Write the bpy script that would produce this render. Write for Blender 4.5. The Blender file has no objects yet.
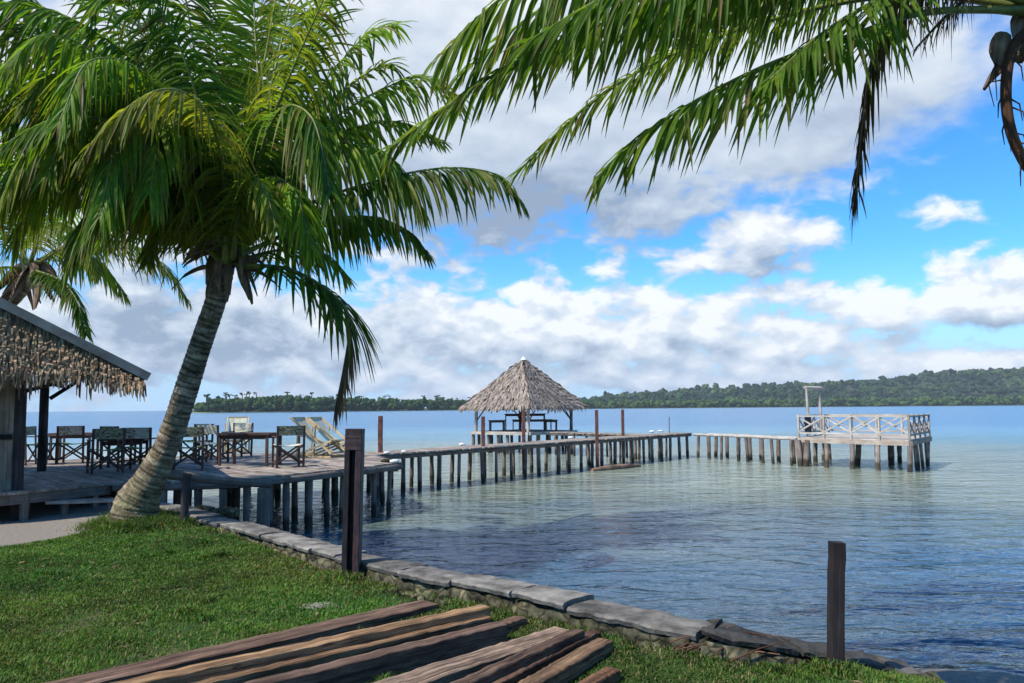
import bpy, math, random
import numpy as np
from mathutils import Vector, noise as mnoise

R = math.radians
random.seed(7)
rng = np.random.default_rng(7)
sc = bpy.context.scene
C = sc.collection

# ------------------------------------------------------------------ camera
EYE = np.array([0.0, 0.0, 1.65])
FOC = 797.0
TH = math.atan(66.2 / 797.0)
PH = R(0.43)
X0 = np.array([1.0, 0, 0])
F0 = np.array([0, math.cos(TH), math.sin(TH)])
U0 = np.array([0, -math.sin(TH), math.cos(TH)])
CR = math.cos(PH) * X0 - math.sin(PH) * U0
CU = math.sin(PH) * X0 + math.cos(PH) * U0

def ray(px, py):
    return F0 * FOC + CR * (px - 512) - CU * (py - 341.5)

def at_z(px, py, z):
    d = ray(px, py)
    return EYE + d * ((z - EYE[2]) / d[2])

def at_y(px, py, y):
    d = ray(px, py)
    return EYE + d * (y / d[1])

cam = bpy.data.cameras.new('Camera')
cam.sensor_width = 36.0
cam.lens = FOC * 36.0 / 1024.0
cam.clip_end = 20000
cam.clip_start = 0.05
co = bpy.data.objects.new('Camera', cam)
C.objects.link(co)
from mathutils import Matrix
co.matrix_world = Matrix(((CR[0], CU[0], -F0[0], EYE[0]), (CR[1], CU[1], -F0[1], EYE[1]),
                          (CR[2], CU[2], -F0[2], EYE[2]), (0, 0, 0, 1)))
sc.camera = co

ZD = 0.45      # deck level
ZW = -0.65     # water level

# ------------------------------------------------------------------ mesh builder
def nrm(v):
    v = np.asarray(v, float)
    n = np.linalg.norm(v)
    return v / n if n > 1e-9 else v

class MB:
    def __init__(s):
        s.v = []; s.f = []; s.t = []; s.g = []; s.m = []; s.sm = []
        s.tint = (1, 1, 1); s.mi = 0; s.smooth = False
    def vert(s, p, g=None, t=None):
        s.v.append((float(p[0]), float(p[1]), float(p[2])))
        s.t.append(t if t is not None else s.tint)
        s.g.append(g if g is not None else (float(p[0]), float(p[1]), float(p[2])))
        return len(s.v) - 1
    def face(s, idx):
        s.f.append(tuple(idx)); s.m.append(s.mi); s.sm.append(s.smooth)
    def beam(s, p0, p1, w, h, up=(0, 0, 1), seg=1, jit=0.0, ch=0.0, tint=None):
        """box along p0->p1; w sideways, h along up; ch = chamfer"""
        p0 = np.asarray(p0, float); p1 = np.asarray(p1, float)
        L = np.linalg.norm(p1 - p0); a = (p1 - p0) / L
        up = np.asarray(up, float)
        if abs(a.dot(nrm(up))) > 0.98: up = np.array([0.0, 1.0, 0.0])
        sd = nrm(np.cross(a, up)); u = nrm(np.cross(sd, a))
        r0 = np.array([random.random() * 50, random.random() * 50, random.random() * 50])
        if ch > 0:
            c = ch
            prof = [(-w/2+c, -h/2), (w/2-c, -h/2), (w/2, -h/2+c), (w/2, h/2-c), (w/2-c, h/2), (-w/2+c, h/2), (-w/2, h/2-c), (-w/2, -h/2+c)]
        else:
            prof = [(-w/2, -h/2), (w/2, -h/2), (w/2, h/2), (-w/2, h/2)]
        rings = []
        for i in range(seg + 1):
            t = i / seg
            jx = random.uniform(-jit, jit); jz = random.uniform(-jit, jit)
            ring = []
            for (x, z) in prof:
                x2 = x + jx + random.uniform(-jit, jit) * .4; z2 = z + jz + random.uniform(-jit, jit) * .4
                p = p0 + a * (L * t) + sd * x2 + u * z2
                ring.append(s.vert(p, tuple(r0 + np.array([L * t, x, z])), tint))
            rings.append(ring)
        n = len(prof)
        for i in range(seg):
            for j in range(n):
                k = (j + 1) % n
                s.face((rings[i][j], rings[i][k], rings[i+1][k], rings[i+1][j]))
        # caps with own verts
        for ring, rev in ((rings[0], True), (rings[-1], False)):
            idx = [s.vert(s.v[q], s.g[q], s.t[q]) for q in ring]
            s.face(idx[::-1] if rev else idx)
    def tube(s, pts, rad, n=8, cap=True, tints=None, jit=0.0):
        pts = [np.asarray(p, float) for p in pts]
        r0 = random.random() * 50
        rings = []; Ls = 0
        ref = None
        for i, p in enumerate(pts):
            a = nrm((pts[min(i+1, len(pts)-1)] - pts[max(i-1, 0)]))
            if ref is None:
                ref = np.array([0, 0, 1.0]) if abs(a[2]) < .9 else np.array([0, 1.0, 0])
            sd = nrm(np.cross(a, ref)); u = nrm(np.cross(sd, a)); ref = u
            if i: Ls += np.linalg.norm(p - pts[i-1])
            r = rad[i] if hasattr(rad, '__len__') else rad
            ring = []
            for j in range(n):
                an = 2 * math.pi * j / n
                rr = r * (1 + random.uniform(-jit, jit))
                q = p + (sd * math.cos(an) + u * math.sin(an)) * rr
                ring.append(s.vert(q, (Ls + r0, math.cos(an) * r + r0, math.sin(an) * r), tints[i] if tints else None))
            rings.append(ring)
        old = s.smooth; s.smooth = True
        for i in range(len(rings) - 1):
            for j in range(n):
                k = (j + 1) % n
                s.face((rings[i][j], rings[i][k], rings[i+1][k], rings[i+1][j]))
        s.smooth = old
        if cap:
            for ring, rev in ((rings[0], True), (rings[-1], False)):
                idx = [s.vert(s.v[q], s.g[q], s.t[q]) for q in ring]
                s.face(idx[::-1] if rev else idx)
    def build(s, name, mats, parent=None, origin=None):
        """origin: world point subtracted; parent: object already placed at a world location"""
        if not isinstance(mats, (list, tuple)): mats = [mats]
        v = np.array(s.v, dtype=np.float32).reshape(-1, 3)
        off = np.zeros(3)
        if parent is not None: off = wloc(parent)
        elif origin is not None: off = np.asarray(origin, float)
        me = bpy.data.meshes.new(name)
        me.from_pydata([tuple(q) for q in (v - off)], [], s.f)
        for m in mats: me.materials.append(m)
        me.polygons.foreach_set('material_index', s.m)
        me.polygons.foreach_set('use_smooth', s.sm)
        a = me.attributes.new('tint', 'FLOAT_COLOR', 'POINT')
        t = np.ones((len(s.v), 4), dtype=np.float32); t[:, :3] = np.array(s.t, dtype=np.float32).reshape(-1, 3)
        a.data.foreach_set('color', t.ravel())
        g = me.attributes.new('gc', 'FLOAT_VECTOR', 'POINT')
        g.data.foreach_set('vector', np.array(s.g, dtype=np.float32).ravel())
        me.update()
        o = bpy.data.objects.new(name, me)
        C.objects.link(o)
        if parent is not None: o.parent = parent
        elif origin is not None: o.location = tuple(float(q) for q in off)
        return o

def wloc(o):
    p = np.zeros(3)
    while o is not None:
        p += np.array(o.location); o = o.parent
    return p

def tag(o, label=None, cat=None, group=None, kind=None):
    if label: o['label'] = label
    if cat: o['category'] = cat
    if group: o['group'] = group
    if kind: o['kind'] = kind
    return o

def thing(name, label, cat, loc=(0, 0, 0), group=None):
    o = bpy.data.objects.new(name, None)
    o.empty_display_size = .2
    C.objects.link(o)
    o.location = tuple(float(q) for q in loc)
    return tag(o, label, cat, group)

def dup(root, loc, rz, label=None, group=None):
    r = root.copy(); C.objects.link(r)
    r.location = tuple(float(q) for q in loc); r.rotation_euler = (0, 0, rz)
    if label: r['label'] = label
    if group: r['group'] = group
    def rec(src, dst):
        for ch in list(src.children):
            c = ch.copy(); C.objects.link(c); c.parent = dst
            rec(ch, c)
    rec(root, r)
    return r

def nz(x, y, z=0.0):
    return mnoise.noise(Vector((x, y, z)))

# ------------------------------------------------------------------ materials
def newmat(name):
    m = bpy.data.materials.new(name); m.use_nodes = True
    nt = m.node_tree; nt.nodes.clear()
    out = nt.nodes.new('ShaderNodeOutputMaterial')
    return m, nt, out

def nd(nt, typ, **kw):
    n = nt.nodes.new(typ)
    for k, v in kw.items(): setattr(n, k, v)
    return n

def ramp(nt, fac, stops):
    r = nd(nt, 'ShaderNodeValToRGB')
    e = r.color_ramp.elements
    while len(e) < len(stops): e.new(0.5)
    for q, (p, c) in zip(e, stops):
        q.position = p; q.color = (c[0], c[1], c[2], 1)
    nt.links.new(fac, r.inputs[0])
    return r.outputs[0]

def mixc(nt, a, b, fac, mode='MIX'):
    n = nd(nt, 'ShaderNodeMix', data_type='RGBA', blend_type=mode)
    for s, v in ((n.inputs[0], fac), (n.inputs[6], a), (n.inputs[7], b)):
        if hasattr(v, 'is_linked') or hasattr(v, 'node'): nt.links.new(v, s)
        elif isinstance(v, (int, float)): s.default_value = v
        else: s.default_value = (v[0], v[1], v[2], 1)
    return n.outputs[2]

def mth(nt, op, a, b=None, c=None):
    n = nd(nt, 'ShaderNodeMath', operation=op)
    for s, v in zip(n.inputs, (a, b, c)):
        if v is None: continue
        if hasattr(v, 'node'): nt.links.new(v, s)
        else: s.default_value = v
    return n.outputs[0]

def noise_tex(nt, vec, scale, detail=5, rough=.55, mscale=None, dist=0.0, mrot=None):
    if mscale is not None or mrot is not None:
        mp = nd(nt, 'ShaderNodeMapping')
        if mscale is not None: mp.inputs['Scale'].default_value = mscale
        if mrot is not None: mp.inputs['Rotation'].default_value = mrot
        nt.links.new(vec, mp.inputs[0]); vec = mp.outputs[0]
    n = nd(nt, 'ShaderNodeTexNoise')
    n.inputs['Scale'].default_value = scale; n.inputs['Detail'].default_value = detail
    n.inputs['Roughness'].default_value = rough; n.inputs['Distortion'].default_value = dist
    nt.links.new(vec, n.inputs['Vector'])
    return n.outputs[0]

def attr(nt, name, kind='Color'):
    a = nd(nt, 'ShaderNodeAttribute'); a.attribute_name = name
    return a.outputs[kind]

def bump(nt, h, strength, dist):
    b = nd(nt, 'ShaderNodeBump')
    b.inputs['Strength'].default_value = strength; b.inputs['Distance'].default_value = dist
    nt.links.new(h, b.inputs['Height'])
    return b.outputs[0]

def principled(nt, out, col, rough=.7, spec=.3, nor=None, metal=0.0):
    p = nd(nt, 'ShaderNodeBsdfPrincipled')
    if hasattr(col, 'node'): nt.links.new(col, p.inputs['Base Color'])
    else: p.inputs['Base Color'].default_value = (*col, 1)
    if hasattr(rough, 'node'): nt.links.new(rough, p.inputs['Roughness'])
    else: p.inputs['Roughness'].default_value = rough
    p.inputs['Specular IOR Level'].default_value = spec
    p.inputs['Metallic'].default_value = metal
    if nor is not None: nt.links.new(nor, p.inputs['Normal'])
    if out is not None: nt.links.new(p.outputs[0], out.inputs[0])
    return p

def mat_wood(name, dark, light, rough=.8, bs=.5, stain=(.5, .5, .5), sx=1.2, sy=22):
    m, nt, out = newmat(name)
    gc = attr(nt, 'gc', 'Vector')
    n1 = noise_tex(nt, gc, 1.0, 7, .62, (sx, sy, sy), .6)
    col = ramp(nt, n1, [(.28, dark), (.52, [(a + b) / 2 for a, b in zip(dark, light)]), (.72, light)])
    n2 = noise_tex(nt, gc, 2.3, 5, .6)
    st = ramp(nt, n2, [(.38, stain), (.62, (1, 1, 1))])
    col = mixc(nt, col, st, .9, 'MULTIPLY')
    col = mixc(nt, col, attr(nt, 'tint'), 1.0, 'MULTIPLY')
    n3 = noise_tex(nt, gc, 1.0, 8, .7, (sx * 2, sy * 2.2, sy * 2.2), .3)
    hh = mth(nt, 'ADD', n1, mth(nt, 'MULTIPLY', n3, .6))
    principled(nt, out, col, rough, .25, bump(nt, hh, bs, .012))
    return m

def mat_simple(name, c1, c2, scale=8, rough=.8, bs=.3, bd=.01, detail=6, tint=True, coord='gc', spec=.3, metal=0.0, mscale=None, stops=(.35, .65)):
    m, nt, out = newmat(name)
    gc = attr(nt, 'gc', 'Vector')
    n1 = noise_tex(nt, gc, scale, detail, .6, mscale)
    col = ramp(nt, n1, [(stops[0], c1), (stops[1], c2)])
    if tint: col = mixc(nt, col, attr(nt, 'tint'), 1.0, 'MULTIPLY')
    principled(nt, out, col, rough, spec, bump(nt, n1, bs, bd), metal)
    return m

def mat_leaf(name, transl=.55, rough=.5, spec=.22):
    m, nt, out = newmat(name)
    gc = attr(nt, 'gc', 'Vector')
    n1 = noise_tex(nt, gc, 9, 4, .6)
    col = mixc(nt, attr(nt, 'tint'), ramp(nt, n1, [(.3, (.72, .72, .7)), (.7, (1.2, 1.2, 1.1))]), 1.0, 'MULTIPLY')
    p = principled(nt, None, col, rough, spec)
    tr = nd(nt, 'ShaderNodeBsdfTranslucent')
    tc = mixc(nt, col, (1.5, 1.55, .7), 1.0, 'MULTIPLY')
    nt.links.new(tc, tr.inputs[0])
    mx = nd(nt, 'ShaderNodeMixShader'); mx.inputs[0].default_value = transl
    nt.links.new(p.outputs[0], mx.inputs[1]); nt.links.new(tr.outputs[0], mx.inputs[2])
    nt.links.new(mx.outputs[0], out.inputs[0])
    return m

M = {}
M['leaf'] = mat_leaf('palm_leaf')
M['grass'] = mat_leaf('grass_blade', .3, .6, .2)
M['rachis'] = mat_simple('palm_rachis', (.55, .55, .5), (1.1, 1.1, 1), 6, .5, .2)
M['husk'] = mat_wood('palm_husk', (.10, .06, .04), (.34, .23, .15), .9, .8, (.6, .55, .5), 2, 40)
M['deckwood'] = mat_wood('weathered_deck_wood', (.21, .17, .14), (.60, .52, .425), .85, .6, (.5, .46, .44))
M['postwood'] = mat_wood('weathered_post_wood', (.10, .08, .068), (.30, .24, .20), .85, .7, (.5, .48, .45), 1.0, 30)
M['palewood'] = mat_wood('bleached_wood', (.36, .315, .27), (.66, .60, .52), .85, .5, (.68, .62, .56), 1.2, 24)
M['darkwood'] = mat_wood('dark_stained_wood', (.05, .03, .026), (.15, .09, .07), .6, .3, (.7, .7, .7))
M['darkpole'] = mat_wood('dark_pole_wood', (.018, .014, .014), (.10, .082, .076), .8, .8, (.45, .43, .42))
M['canvaswood'] = mat_wood('light_chair_wood', (.42, .30, .15), (.72, .55, .31), .6, .2, (.8, .78, .75))
M['rust'] = mat_simple('rusted_iron', (.055, .026, .022), (.22, .085, .06), 14, .85, .6, .01, spec=.3)
M['steel'] = mat_simple('dark_rusted_steel', (.012, .010, .011), (.062, .036, .032), 13, .6, .6, .008, spec=.45, mscale=(.5, 1.6, 1.6))
M['stone_'] = mat_simple('rubble_stone', (.11, .10, .075), (.36, .32, .24), 5, .9, .9, .05, 8)
M['coping'] = mat_simple('coping_concrete', (.075, .066, .055), (.30, .27, .23), 4.2, .9, 1.0, .04, 12, stops=(.36, .66))
M['thatch'] = mat_wood('dry_thatch', (.16, .12, .08), (.46, .37, .255), .9, .6, (.65, .62, .6), 3, 40)
M['thatchgrey'] = mat_wood('weathered_grey_thatch', (.18, .148, .115), (.49, .425, .345), .9, .6, (.55, .52, .5), 3, 40)
M['thatchbed'] = mat_simple('thatch_bed', (.05, .035, .025), (.12, .09, .065), 8, .95, .5)
M['metal'] = mat_simple('roof_sheet_metal', (.20, .20, .19), (.44, .49, .49), 2.2, .55, .2, .01, 9, spec=.45)
M['white'] = mat_simple('white_shell', (.6, .58, .54), (.82, .8, .77), 9, .7, .4)
M['plastic'] = mat_simple('pale_box', (.42, .52, .54), (.5, .6, .6), 3, .5, .05)

def mat_rubble():
    m, nt, out = newmat('rubble_stone')
    gc = attr(nt, 'gc', 'Vector')
    n0 = noise_tex(nt, gc, 5, 8, .65)
    mp = nd(nt, 'ShaderNodeMapping'); mp.inputs['Scale'].default_value = (6.5, 6.5, 9.0); nt.links.new(gc, mp.inputs[0])
    wv = nd(nt, 'ShaderNodeTexNoise'); wv.inputs['Scale'].default_value = 6; nt.links.new(gc, wv.inputs['Vector'])
    ad = nd(nt, 'ShaderNodeVectorMath', operation='MULTIPLY_ADD'); nt.links.new(wv.outputs['Color'], ad.inputs[0]); ad.inputs[1].default_value = (1.3, 1.3, 1.3); nt.links.new(mp.outputs[0], ad.inputs[2])
    v = nd(nt, 'ShaderNodeTexVoronoi', feature='DISTANCE_TO_EDGE'); v.inputs['Scale'].default_value = 1.0; nt.links.new(ad.outputs[0], v.inputs['Vector'])
    v2 = nd(nt, 'ShaderNodeTexVoronoi'); v2.inputs['Scale'].default_value = 1.0; nt.links.new(ad.outputs[0], v2.inputs['Vector'])
    edge = ramp(nt, v.outputs['Distance'], [(.01, (.4, .38, .33)), (.12, (1, 1, 1))])
    c = ramp(nt, n0, [(.34, (.035, .033, .022)), (.52, (.135, .125, .085)), (.70, (.33, .285, .17))])
    h = nd(nt, 'ShaderNodeHueSaturation'); nt.links.new(c, h.inputs['Color'])
    sp_ = nd(nt, 'ShaderNodeSeparateColor'); nt.links.new(v2.outputs['Color'], sp_.inputs[0])
    nt.links.new(mth(nt, 'ADD', .55, mth(nt, 'MULTIPLY', sp_.outputs[0], .8)), h.inputs['Value'])
    c = mixc(nt, mixc(nt, h.outputs[0], edge, 1.0, 'MULTIPLY'), attr(nt, 'tint'), 1.0, 'MULTIPLY')
    hh = mth(nt, 'ADD', mth(nt, 'MULTIPLY', mth(nt, 'MINIMUM', v.outputs['Distance'], .25), 3.0), n0)
    principled(nt, out, c, .95, .1, bump(nt, hh, .8, .03))
    return m
M['stone'] = mat_rubble()
# trunk: tint carries the ring scars
def mat_trunk():
    m, nt, out = newmat('palm_trunk_bark')
    gc = attr(nt, 'gc', 'Vector')
    w = noise_tex(nt, gc, 1.0, 6, .6, (16, 3, 3), .5)
    f = noise_tex(nt, gc, 1.0, 6, .65, (7, 30, 30), .5)
    b = noise_tex(nt, gc, 3.0, 5, .6)
    c = ramp(nt, w, [(.33, (.10, .075, .058)), (.48, (.33, .25, .18)), (.66, (.66, .53, .39))])
    c = mixc(nt, c, ramp(nt, f, [(.3, (.5, .48, .46)), (.65, (1.05, 1.05, 1.05))]), .8, 'MULTIPLY')
    c = mixc(nt, c, ramp(nt, b, [(.40, (.62, .66, .5)), (.6, (1, 1, 1))]), .8, 'MULTIPLY')
    c = mixc(nt, c, attr(nt, 'tint'), 1.0, 'MULTIPLY')
    h = mth(nt, 'ADD', w, mth(nt, 'MULTIPLY', f, .7))
    g = noise_tex(nt, gc, 26, 6, .7)
    c = mixc(nt, c, ramp(nt, g, [(.34, (.55, .53, .5)), (.6, (1.08, 1.08, 1.08))]), .8, 'MULTIPLY')
    h = mth(nt, 'ADD', h, mth(nt, 'MULTIPLY', g, .6))
    principled(nt, out, c, .9, .15, bump(nt, h, 1.0, .035))
    return m
M['trunk'] = mat_trunk()

def mat_fabric(name, base, spots, spots2, thr=.5, sc_=22):
    m, nt, out = newmat(name)
    gc = attr(nt, 'gc', 'Vector')
    n1 = noise_tex(nt, gc, sc_, 2, .5)
    n2 = noise_tex(nt, gc, sc_ * .62, 2, .5, None, 1.0)
    c = ramp(nt, n1, [(thr - .03, base), (thr + .03, spots)])
    c2 = ramp(nt, n2, [(.56, (0, 0, 0)), (.6, (1, 1, 1))])
    c = mixc(nt, c, spots2, c2)
    w = noise_tex(nt, gc, 240, 2, .5)
    principled(nt, out, c, .95, .1, bump(nt, w, .2, .003))
    return m
M['fabolive'] = mat_fabric('olive_pattern_fabric', (.20, .205, .11), (.42, .39, .27), (.09, .09, .05))
M['fabgrey'] = mat_fabric('grey_floral_fabric', (.66, .63, .56), (.34, .31, .26), (.20, .11, .08), .58)
M['fabcream'] = mat_fabric('cream_floral_fabric', (.72, .69, .58), (.60, .54, .36), (.50, .42, .22), .6, 16)
M['fabgreen'] = mat_fabric('green_cushion_fabric', (.13, .19, .07), (.19, .25, .10), (.10, .15, .05), .5)
M['fabsage'] = mat_fabric('sage_sling_fabric', (.50, .50, .36), (.56, .55, .42), (.42, .42, .29), .5, 10)

# ------------------------------------------------------------------ shoreline and terrain
# lawn-side edge of the sea wall, world points
wall_px = [(118, 498, .15), (172, 510, .15), (215, 522, .15), (290, 543, .16), (345, 559, .17), (430, 577, .18), (500, 590.5, .19), (560, 603, .19),
           (640, 620, .19), (712, 635, .17), (770, 645, .10), (842, 658, -.02), (895, 670, -.12), (940, 680, -.20)]
WP = [at_z(*q) for q in wall_px]
SHORE = [np.array([-60, 22.0]), np.array([-20, 18.5]), np.array([-11, 16.2])] + [p[:2] for p in WP] + [np.array([3.1, 4.4]), np.array([3.8, 3.7]), np.array([6, 2.8]), np.array([30, 0.5])]
SH = np.array(SHORE)

SPIT = at_z(985, 676, -.58)

def shore_d(P):
    """signed distance to the shoreline: >0 on land (camera side)"""
    P = np.asarray(P, float).reshape(-1, 2)
    best = np.full(len(P), 1e9); sign = np.ones(len(P))
    for a, b in zip(SH[:-1], SH[1:]):
        ab = b - a
        t = np.clip(((P - a) @ ab) / (ab @ ab), 0, 1)
        q = a + t[:, None] * ab
        d = np.linalg.norm(P - q, axis=1)
        cr = ab[0] * (P[:, 1] - a[1]) - ab[1] * (P[:, 0] - a[0])
        upd = d < best - 1e-6
        best = np.where(upd, d, best); sign = np.where(upd, np.where(cr < 0, 1, -1), sign)
    return best * sign

def vnoise(P, s, seed=0):
    """smooth value noise on numpy 2-D points"""
    x = P[:, 0] * s + seed * 17.3; y = P[:, 1] * s - seed * 9.1
    xi = np.floor(x).astype(int); yi = np.floor(y).astype(int)
    fx = x - xi; fy = y - yi
    fx = fx * fx * (3 - 2 * fx); fy = fy * fy * (3 - 2 * fy)
    def h(i, j):
        v = np.sin(i * 127.1 + j * 311.7 + seed * 74.7) * 43758.5453
        return v - np.floor(v)
    return (h(xi, yi) * (1 - fx) + h(xi + 1, yi) * fx) * (1 - fy) + (h(xi, yi + 1) * (1 - fx) + h(xi + 1, yi + 1) * fx) * fy

def ground_z(P):
    P = np.asarray(P, float).reshape(-1, 2)
    s = shore_d(P)
    z = 0.03 * (vnoise(P, .55, 3) - .5) + .014 * (vnoise(P, 1.7, 5) - .5)
    # lawn climbs a little to meet the top of the wall on the left
    left = np.clip((-1.6 - P[:, 0]) / 2.5, 0, 1)
    z = z + .09 * left * np.clip(1 - s / 1.6, 0, 1)
    z = z + .065 * np.clip((P[:, 0] + 2.2) / 1.5, 0, 1) * np.clip((1.9 - P[:, 0]) / .8, 0, 1) * np.clip(1 - s / .9, 0, 1)
    z = z + np.interp(P[:, 0], [1.2, 2.0, 3.1], [0, -.06, -.24]) * np.clip(1 - s / 1.1, 0, 1)
    # towards the beach at the right end
    beach = np.clip((P[:, 0] - 2.8) / .7, 0, 1)
    drop_w = np.where(s < 0.05, -1.3, 0)                       # behind the wall
    drop_b = np.clip((-s + .12) / 2.6, 0, 1) * -1.1             # sloping sand
    z = z + np.where(s < 0.05, drop_w * (1 - beach), 0) + drop_b * beach
    spit = -.54 - .30 * np.hypot((P[:, 0] - SPIT[0]) * .34, P[:, 1] - SPIT[1] + .12 * (P[:, 0] - SPIT[0])) + .05 * (vnoise(P, 1.3, 8) - .5)
    return np.where(s < 0.0, np.maximum(z, spit), z)

def mat_ground():
    m, nt, out = newmat('lawn_soil')
    geo = nd(nt, 'ShaderNodeNewGeometry').outputs['Position']
    n1 = noise_tex(nt, geo, 1.3, 6, .6)
    n2 = noise_tex(nt, geo, 22, 6, .65)
    g = ramp(nt, n2, [(.3, (.02, .035, .008)), (.55, (.045, .08, .016)), (.75, (.08, .11, .03))])
    d = ramp(nt, n2, [(.3, (.06, .05, .025)), (.7, (.17, .14, .075))])
    c = mixc(nt, g, d, ramp(nt, n1, [(.55, (0, 0, 0)), (.68, (.7, .7, .7))]))
    s = ramp(nt, n2, [(.3, (.18, .155, .13)), (.7, (.29, .255, .215))])
    c = mixc(nt, c, s, attr(nt, 'tint'))                       # tint: 1 = sand
    principled(nt, out, c, .95, .1, bump(nt, n2, .6, .02))
    return m

xs = np.unique(np.concatenate([np.linspace(-120, -16, 27), np.linspace(-16, 9, 151), np.linspace(9, 120, 25)]))
ys = np.unique(np.concatenate([np.linspace(-120, -2, 27), np.linspace(-2, 17, 115), np.linspace(17, 60, 20)]))
GX, GY = np.meshgrid(xs, ys)
GP = np.stack([GX.ravel(), GY.ravel()], 1)
gz = ground_z(GP)
# sandy yard at the left before the hut
path_px = [(-60, 556), (0, 547), (48, 541), (88, 533), (118, 526), (132, 512)]
PATH = [at_z(a, b, .0)[:2] for a, b in path_px]
def in_sand(P):
    """left of / behind the lawn's edge polyline"""
    P = np.asarray(P, float).reshape(-1, 2)
    pts = [np.array([-60, -3.0]), np.array([-14, 6.0])] + PATH + [np.array([-6.0, 16.0])]
    best = np.full(len(P), 1e9); sign = np.ones(len(P))
    for a, b in zip(pts[:-1], pts[1:]):
        ab = b - a
        t = np.clip(((P - a) @ ab) / (ab @ ab), 0, 1)
        d = np.linalg.norm(P - (a + t[:, None] * ab), axis=1)
        cr = ab[0] * (P[:, 1] - a[1]) - ab[1] * (P[:, 0] - a[0])
        upd = d < best - 1e-6
        best = np.where(upd, d, best); sign = np.where(upd, np.where(cr > 0, 1, -1), sign)
    return best * sign
sand = np.clip(in_sand(GP) / .25 + .5, 0, 1)
sand = np.maximum(sand, np.clip((-shore_d(GP) - .0) / .2, 0, 1))
mb = MB(); mb.smooth = True
for i in range(len(GP)):
    mb.vert((GP[i, 0], GP[i, 1], gz[i]), None, (sand[i],) * 3)
W_ = len(xs)
for j in range(len(ys) - 1):
    for i in range(W_ - 1):
        mb.face((j * W_ + i, j * W_ + i + 1, (j + 1) * W_ + i + 1, (j + 1) * W_ + i))
tag(mb.build('ground', mat_ground()), kind='structure')

# ------------------------------------------------------------------ water
def mat_water():
    m, nt, out = newmat('lagoon_water')
    geo = nd(nt, 'ShaderNodeNewGeometry').outputs['Position']
    sep = nd(nt, 'ShaderNodeSeparateXYZ'); nt.links.new(geo, sep.inputs[0])
    dist = nd(nt, 'ShaderNodeVectorMath', operation='LENGTH'); nt.links.new(geo, dist.inputs[0])
    # silt and weed by the wall, pale sand, deep blue beyond; near blue paints in sky reflection
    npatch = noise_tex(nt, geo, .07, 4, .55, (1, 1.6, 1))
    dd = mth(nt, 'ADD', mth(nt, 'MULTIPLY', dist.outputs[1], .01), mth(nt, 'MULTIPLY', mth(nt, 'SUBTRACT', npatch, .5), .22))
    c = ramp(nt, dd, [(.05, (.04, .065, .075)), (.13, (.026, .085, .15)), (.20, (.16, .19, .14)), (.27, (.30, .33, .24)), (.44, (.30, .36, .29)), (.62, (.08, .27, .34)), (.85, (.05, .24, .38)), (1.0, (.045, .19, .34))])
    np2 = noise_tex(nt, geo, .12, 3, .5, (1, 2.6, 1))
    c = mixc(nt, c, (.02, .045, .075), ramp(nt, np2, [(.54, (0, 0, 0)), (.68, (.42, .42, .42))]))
    # waves
    w1 = noise_tex(nt, geo, 1.0, 3, .5, (.95, 1.75, 1), .6, (0, 0, R(-16)))
    w2 = noise_tex(nt, geo, 1.0, 4, .55, (3.2, 4.4, 1), .5, (0, 0, R(12)))
    w3 = noise_tex(nt, geo, 1.0, 3, .5, (9, 13, 1), .2)
    h = mth(nt, 'ADD', mth(nt, 'MULTIPLY', w1, .75), mth(nt, 'ADD', mth(nt, 'MULTIPLY', w2, .22), mth(nt, 'MULTIPLY', w3, .022)))
    b = bump(nt, h, .8, .22)
    ro_ = nd(nt, 'ShaderNodeMapRange', interpolation_type='SMOOTHSTEP'); nt.links.new(dist.outputs[1], ro_.inputs[0])
    ro_.inputs[1].default_value = 12; ro_.inputs[2].default_value = 120; ro_.inputs[3].default_value = .03; ro_.inputs[4].default_value = .24   # ripples too fine to resolve far out
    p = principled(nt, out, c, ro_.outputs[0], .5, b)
    p.inputs['IOR'].default_value = 1.33
    return m
mb = MB()
S = 5000
for x, y in ((-S, -S), (S, -S), (S, S), (-S, S)): mb.vert((x, y, ZW))
mb.face((0, 1, 2, 3))
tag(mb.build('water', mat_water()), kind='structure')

# ------------------------------------------------------------------ sea wall
def polyline_sample(pts, step):
    pts = [np.asarray(p, float) for p in pts]
    L = [0]
    for a, b in zip(pts[:-1], pts[1:]): L.append(L[-1] + np.linalg.norm(b - a))
    out = []
    n = max(2, int(L[-1] / step))
    for i in range(n + 1):
        s = L[-1] * i / n
        k = max(0, min(len(pts) - 2, int(np.searchsorted(L, s)) - 1))
        t = (s - L[k]) / (L[k+1] - L[k])
        out.append(pts[k] * (1 - t) + pts[k+1] * t)
    return out
wall = thing('sea_wall', 'low rubble stone wall with pale slab coping between lawn and water', 'wall', (WP[6][0], WP[6][1], 0))
S_ = polyline_sample([np.array([-11, 16.2, .14]), np.array([-7.4, 14.5, .15])] + WP[1:], .06)
def side(i, pts):
    a = pts[max(0, i-1)]; b = pts[min(len(pts)-1, i+1)]
    t = nrm([b[0]-a[0], b[1]-a[1], 0])
    return np.array([-t[1], t[0], 0])       # to the water side
mb = MB(); mb.smooth = True
prof = [(0.05, -.14), (0.0, .25), (.0, .5), (.01, .75), (.03, 1.0)]
rows = []
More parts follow.
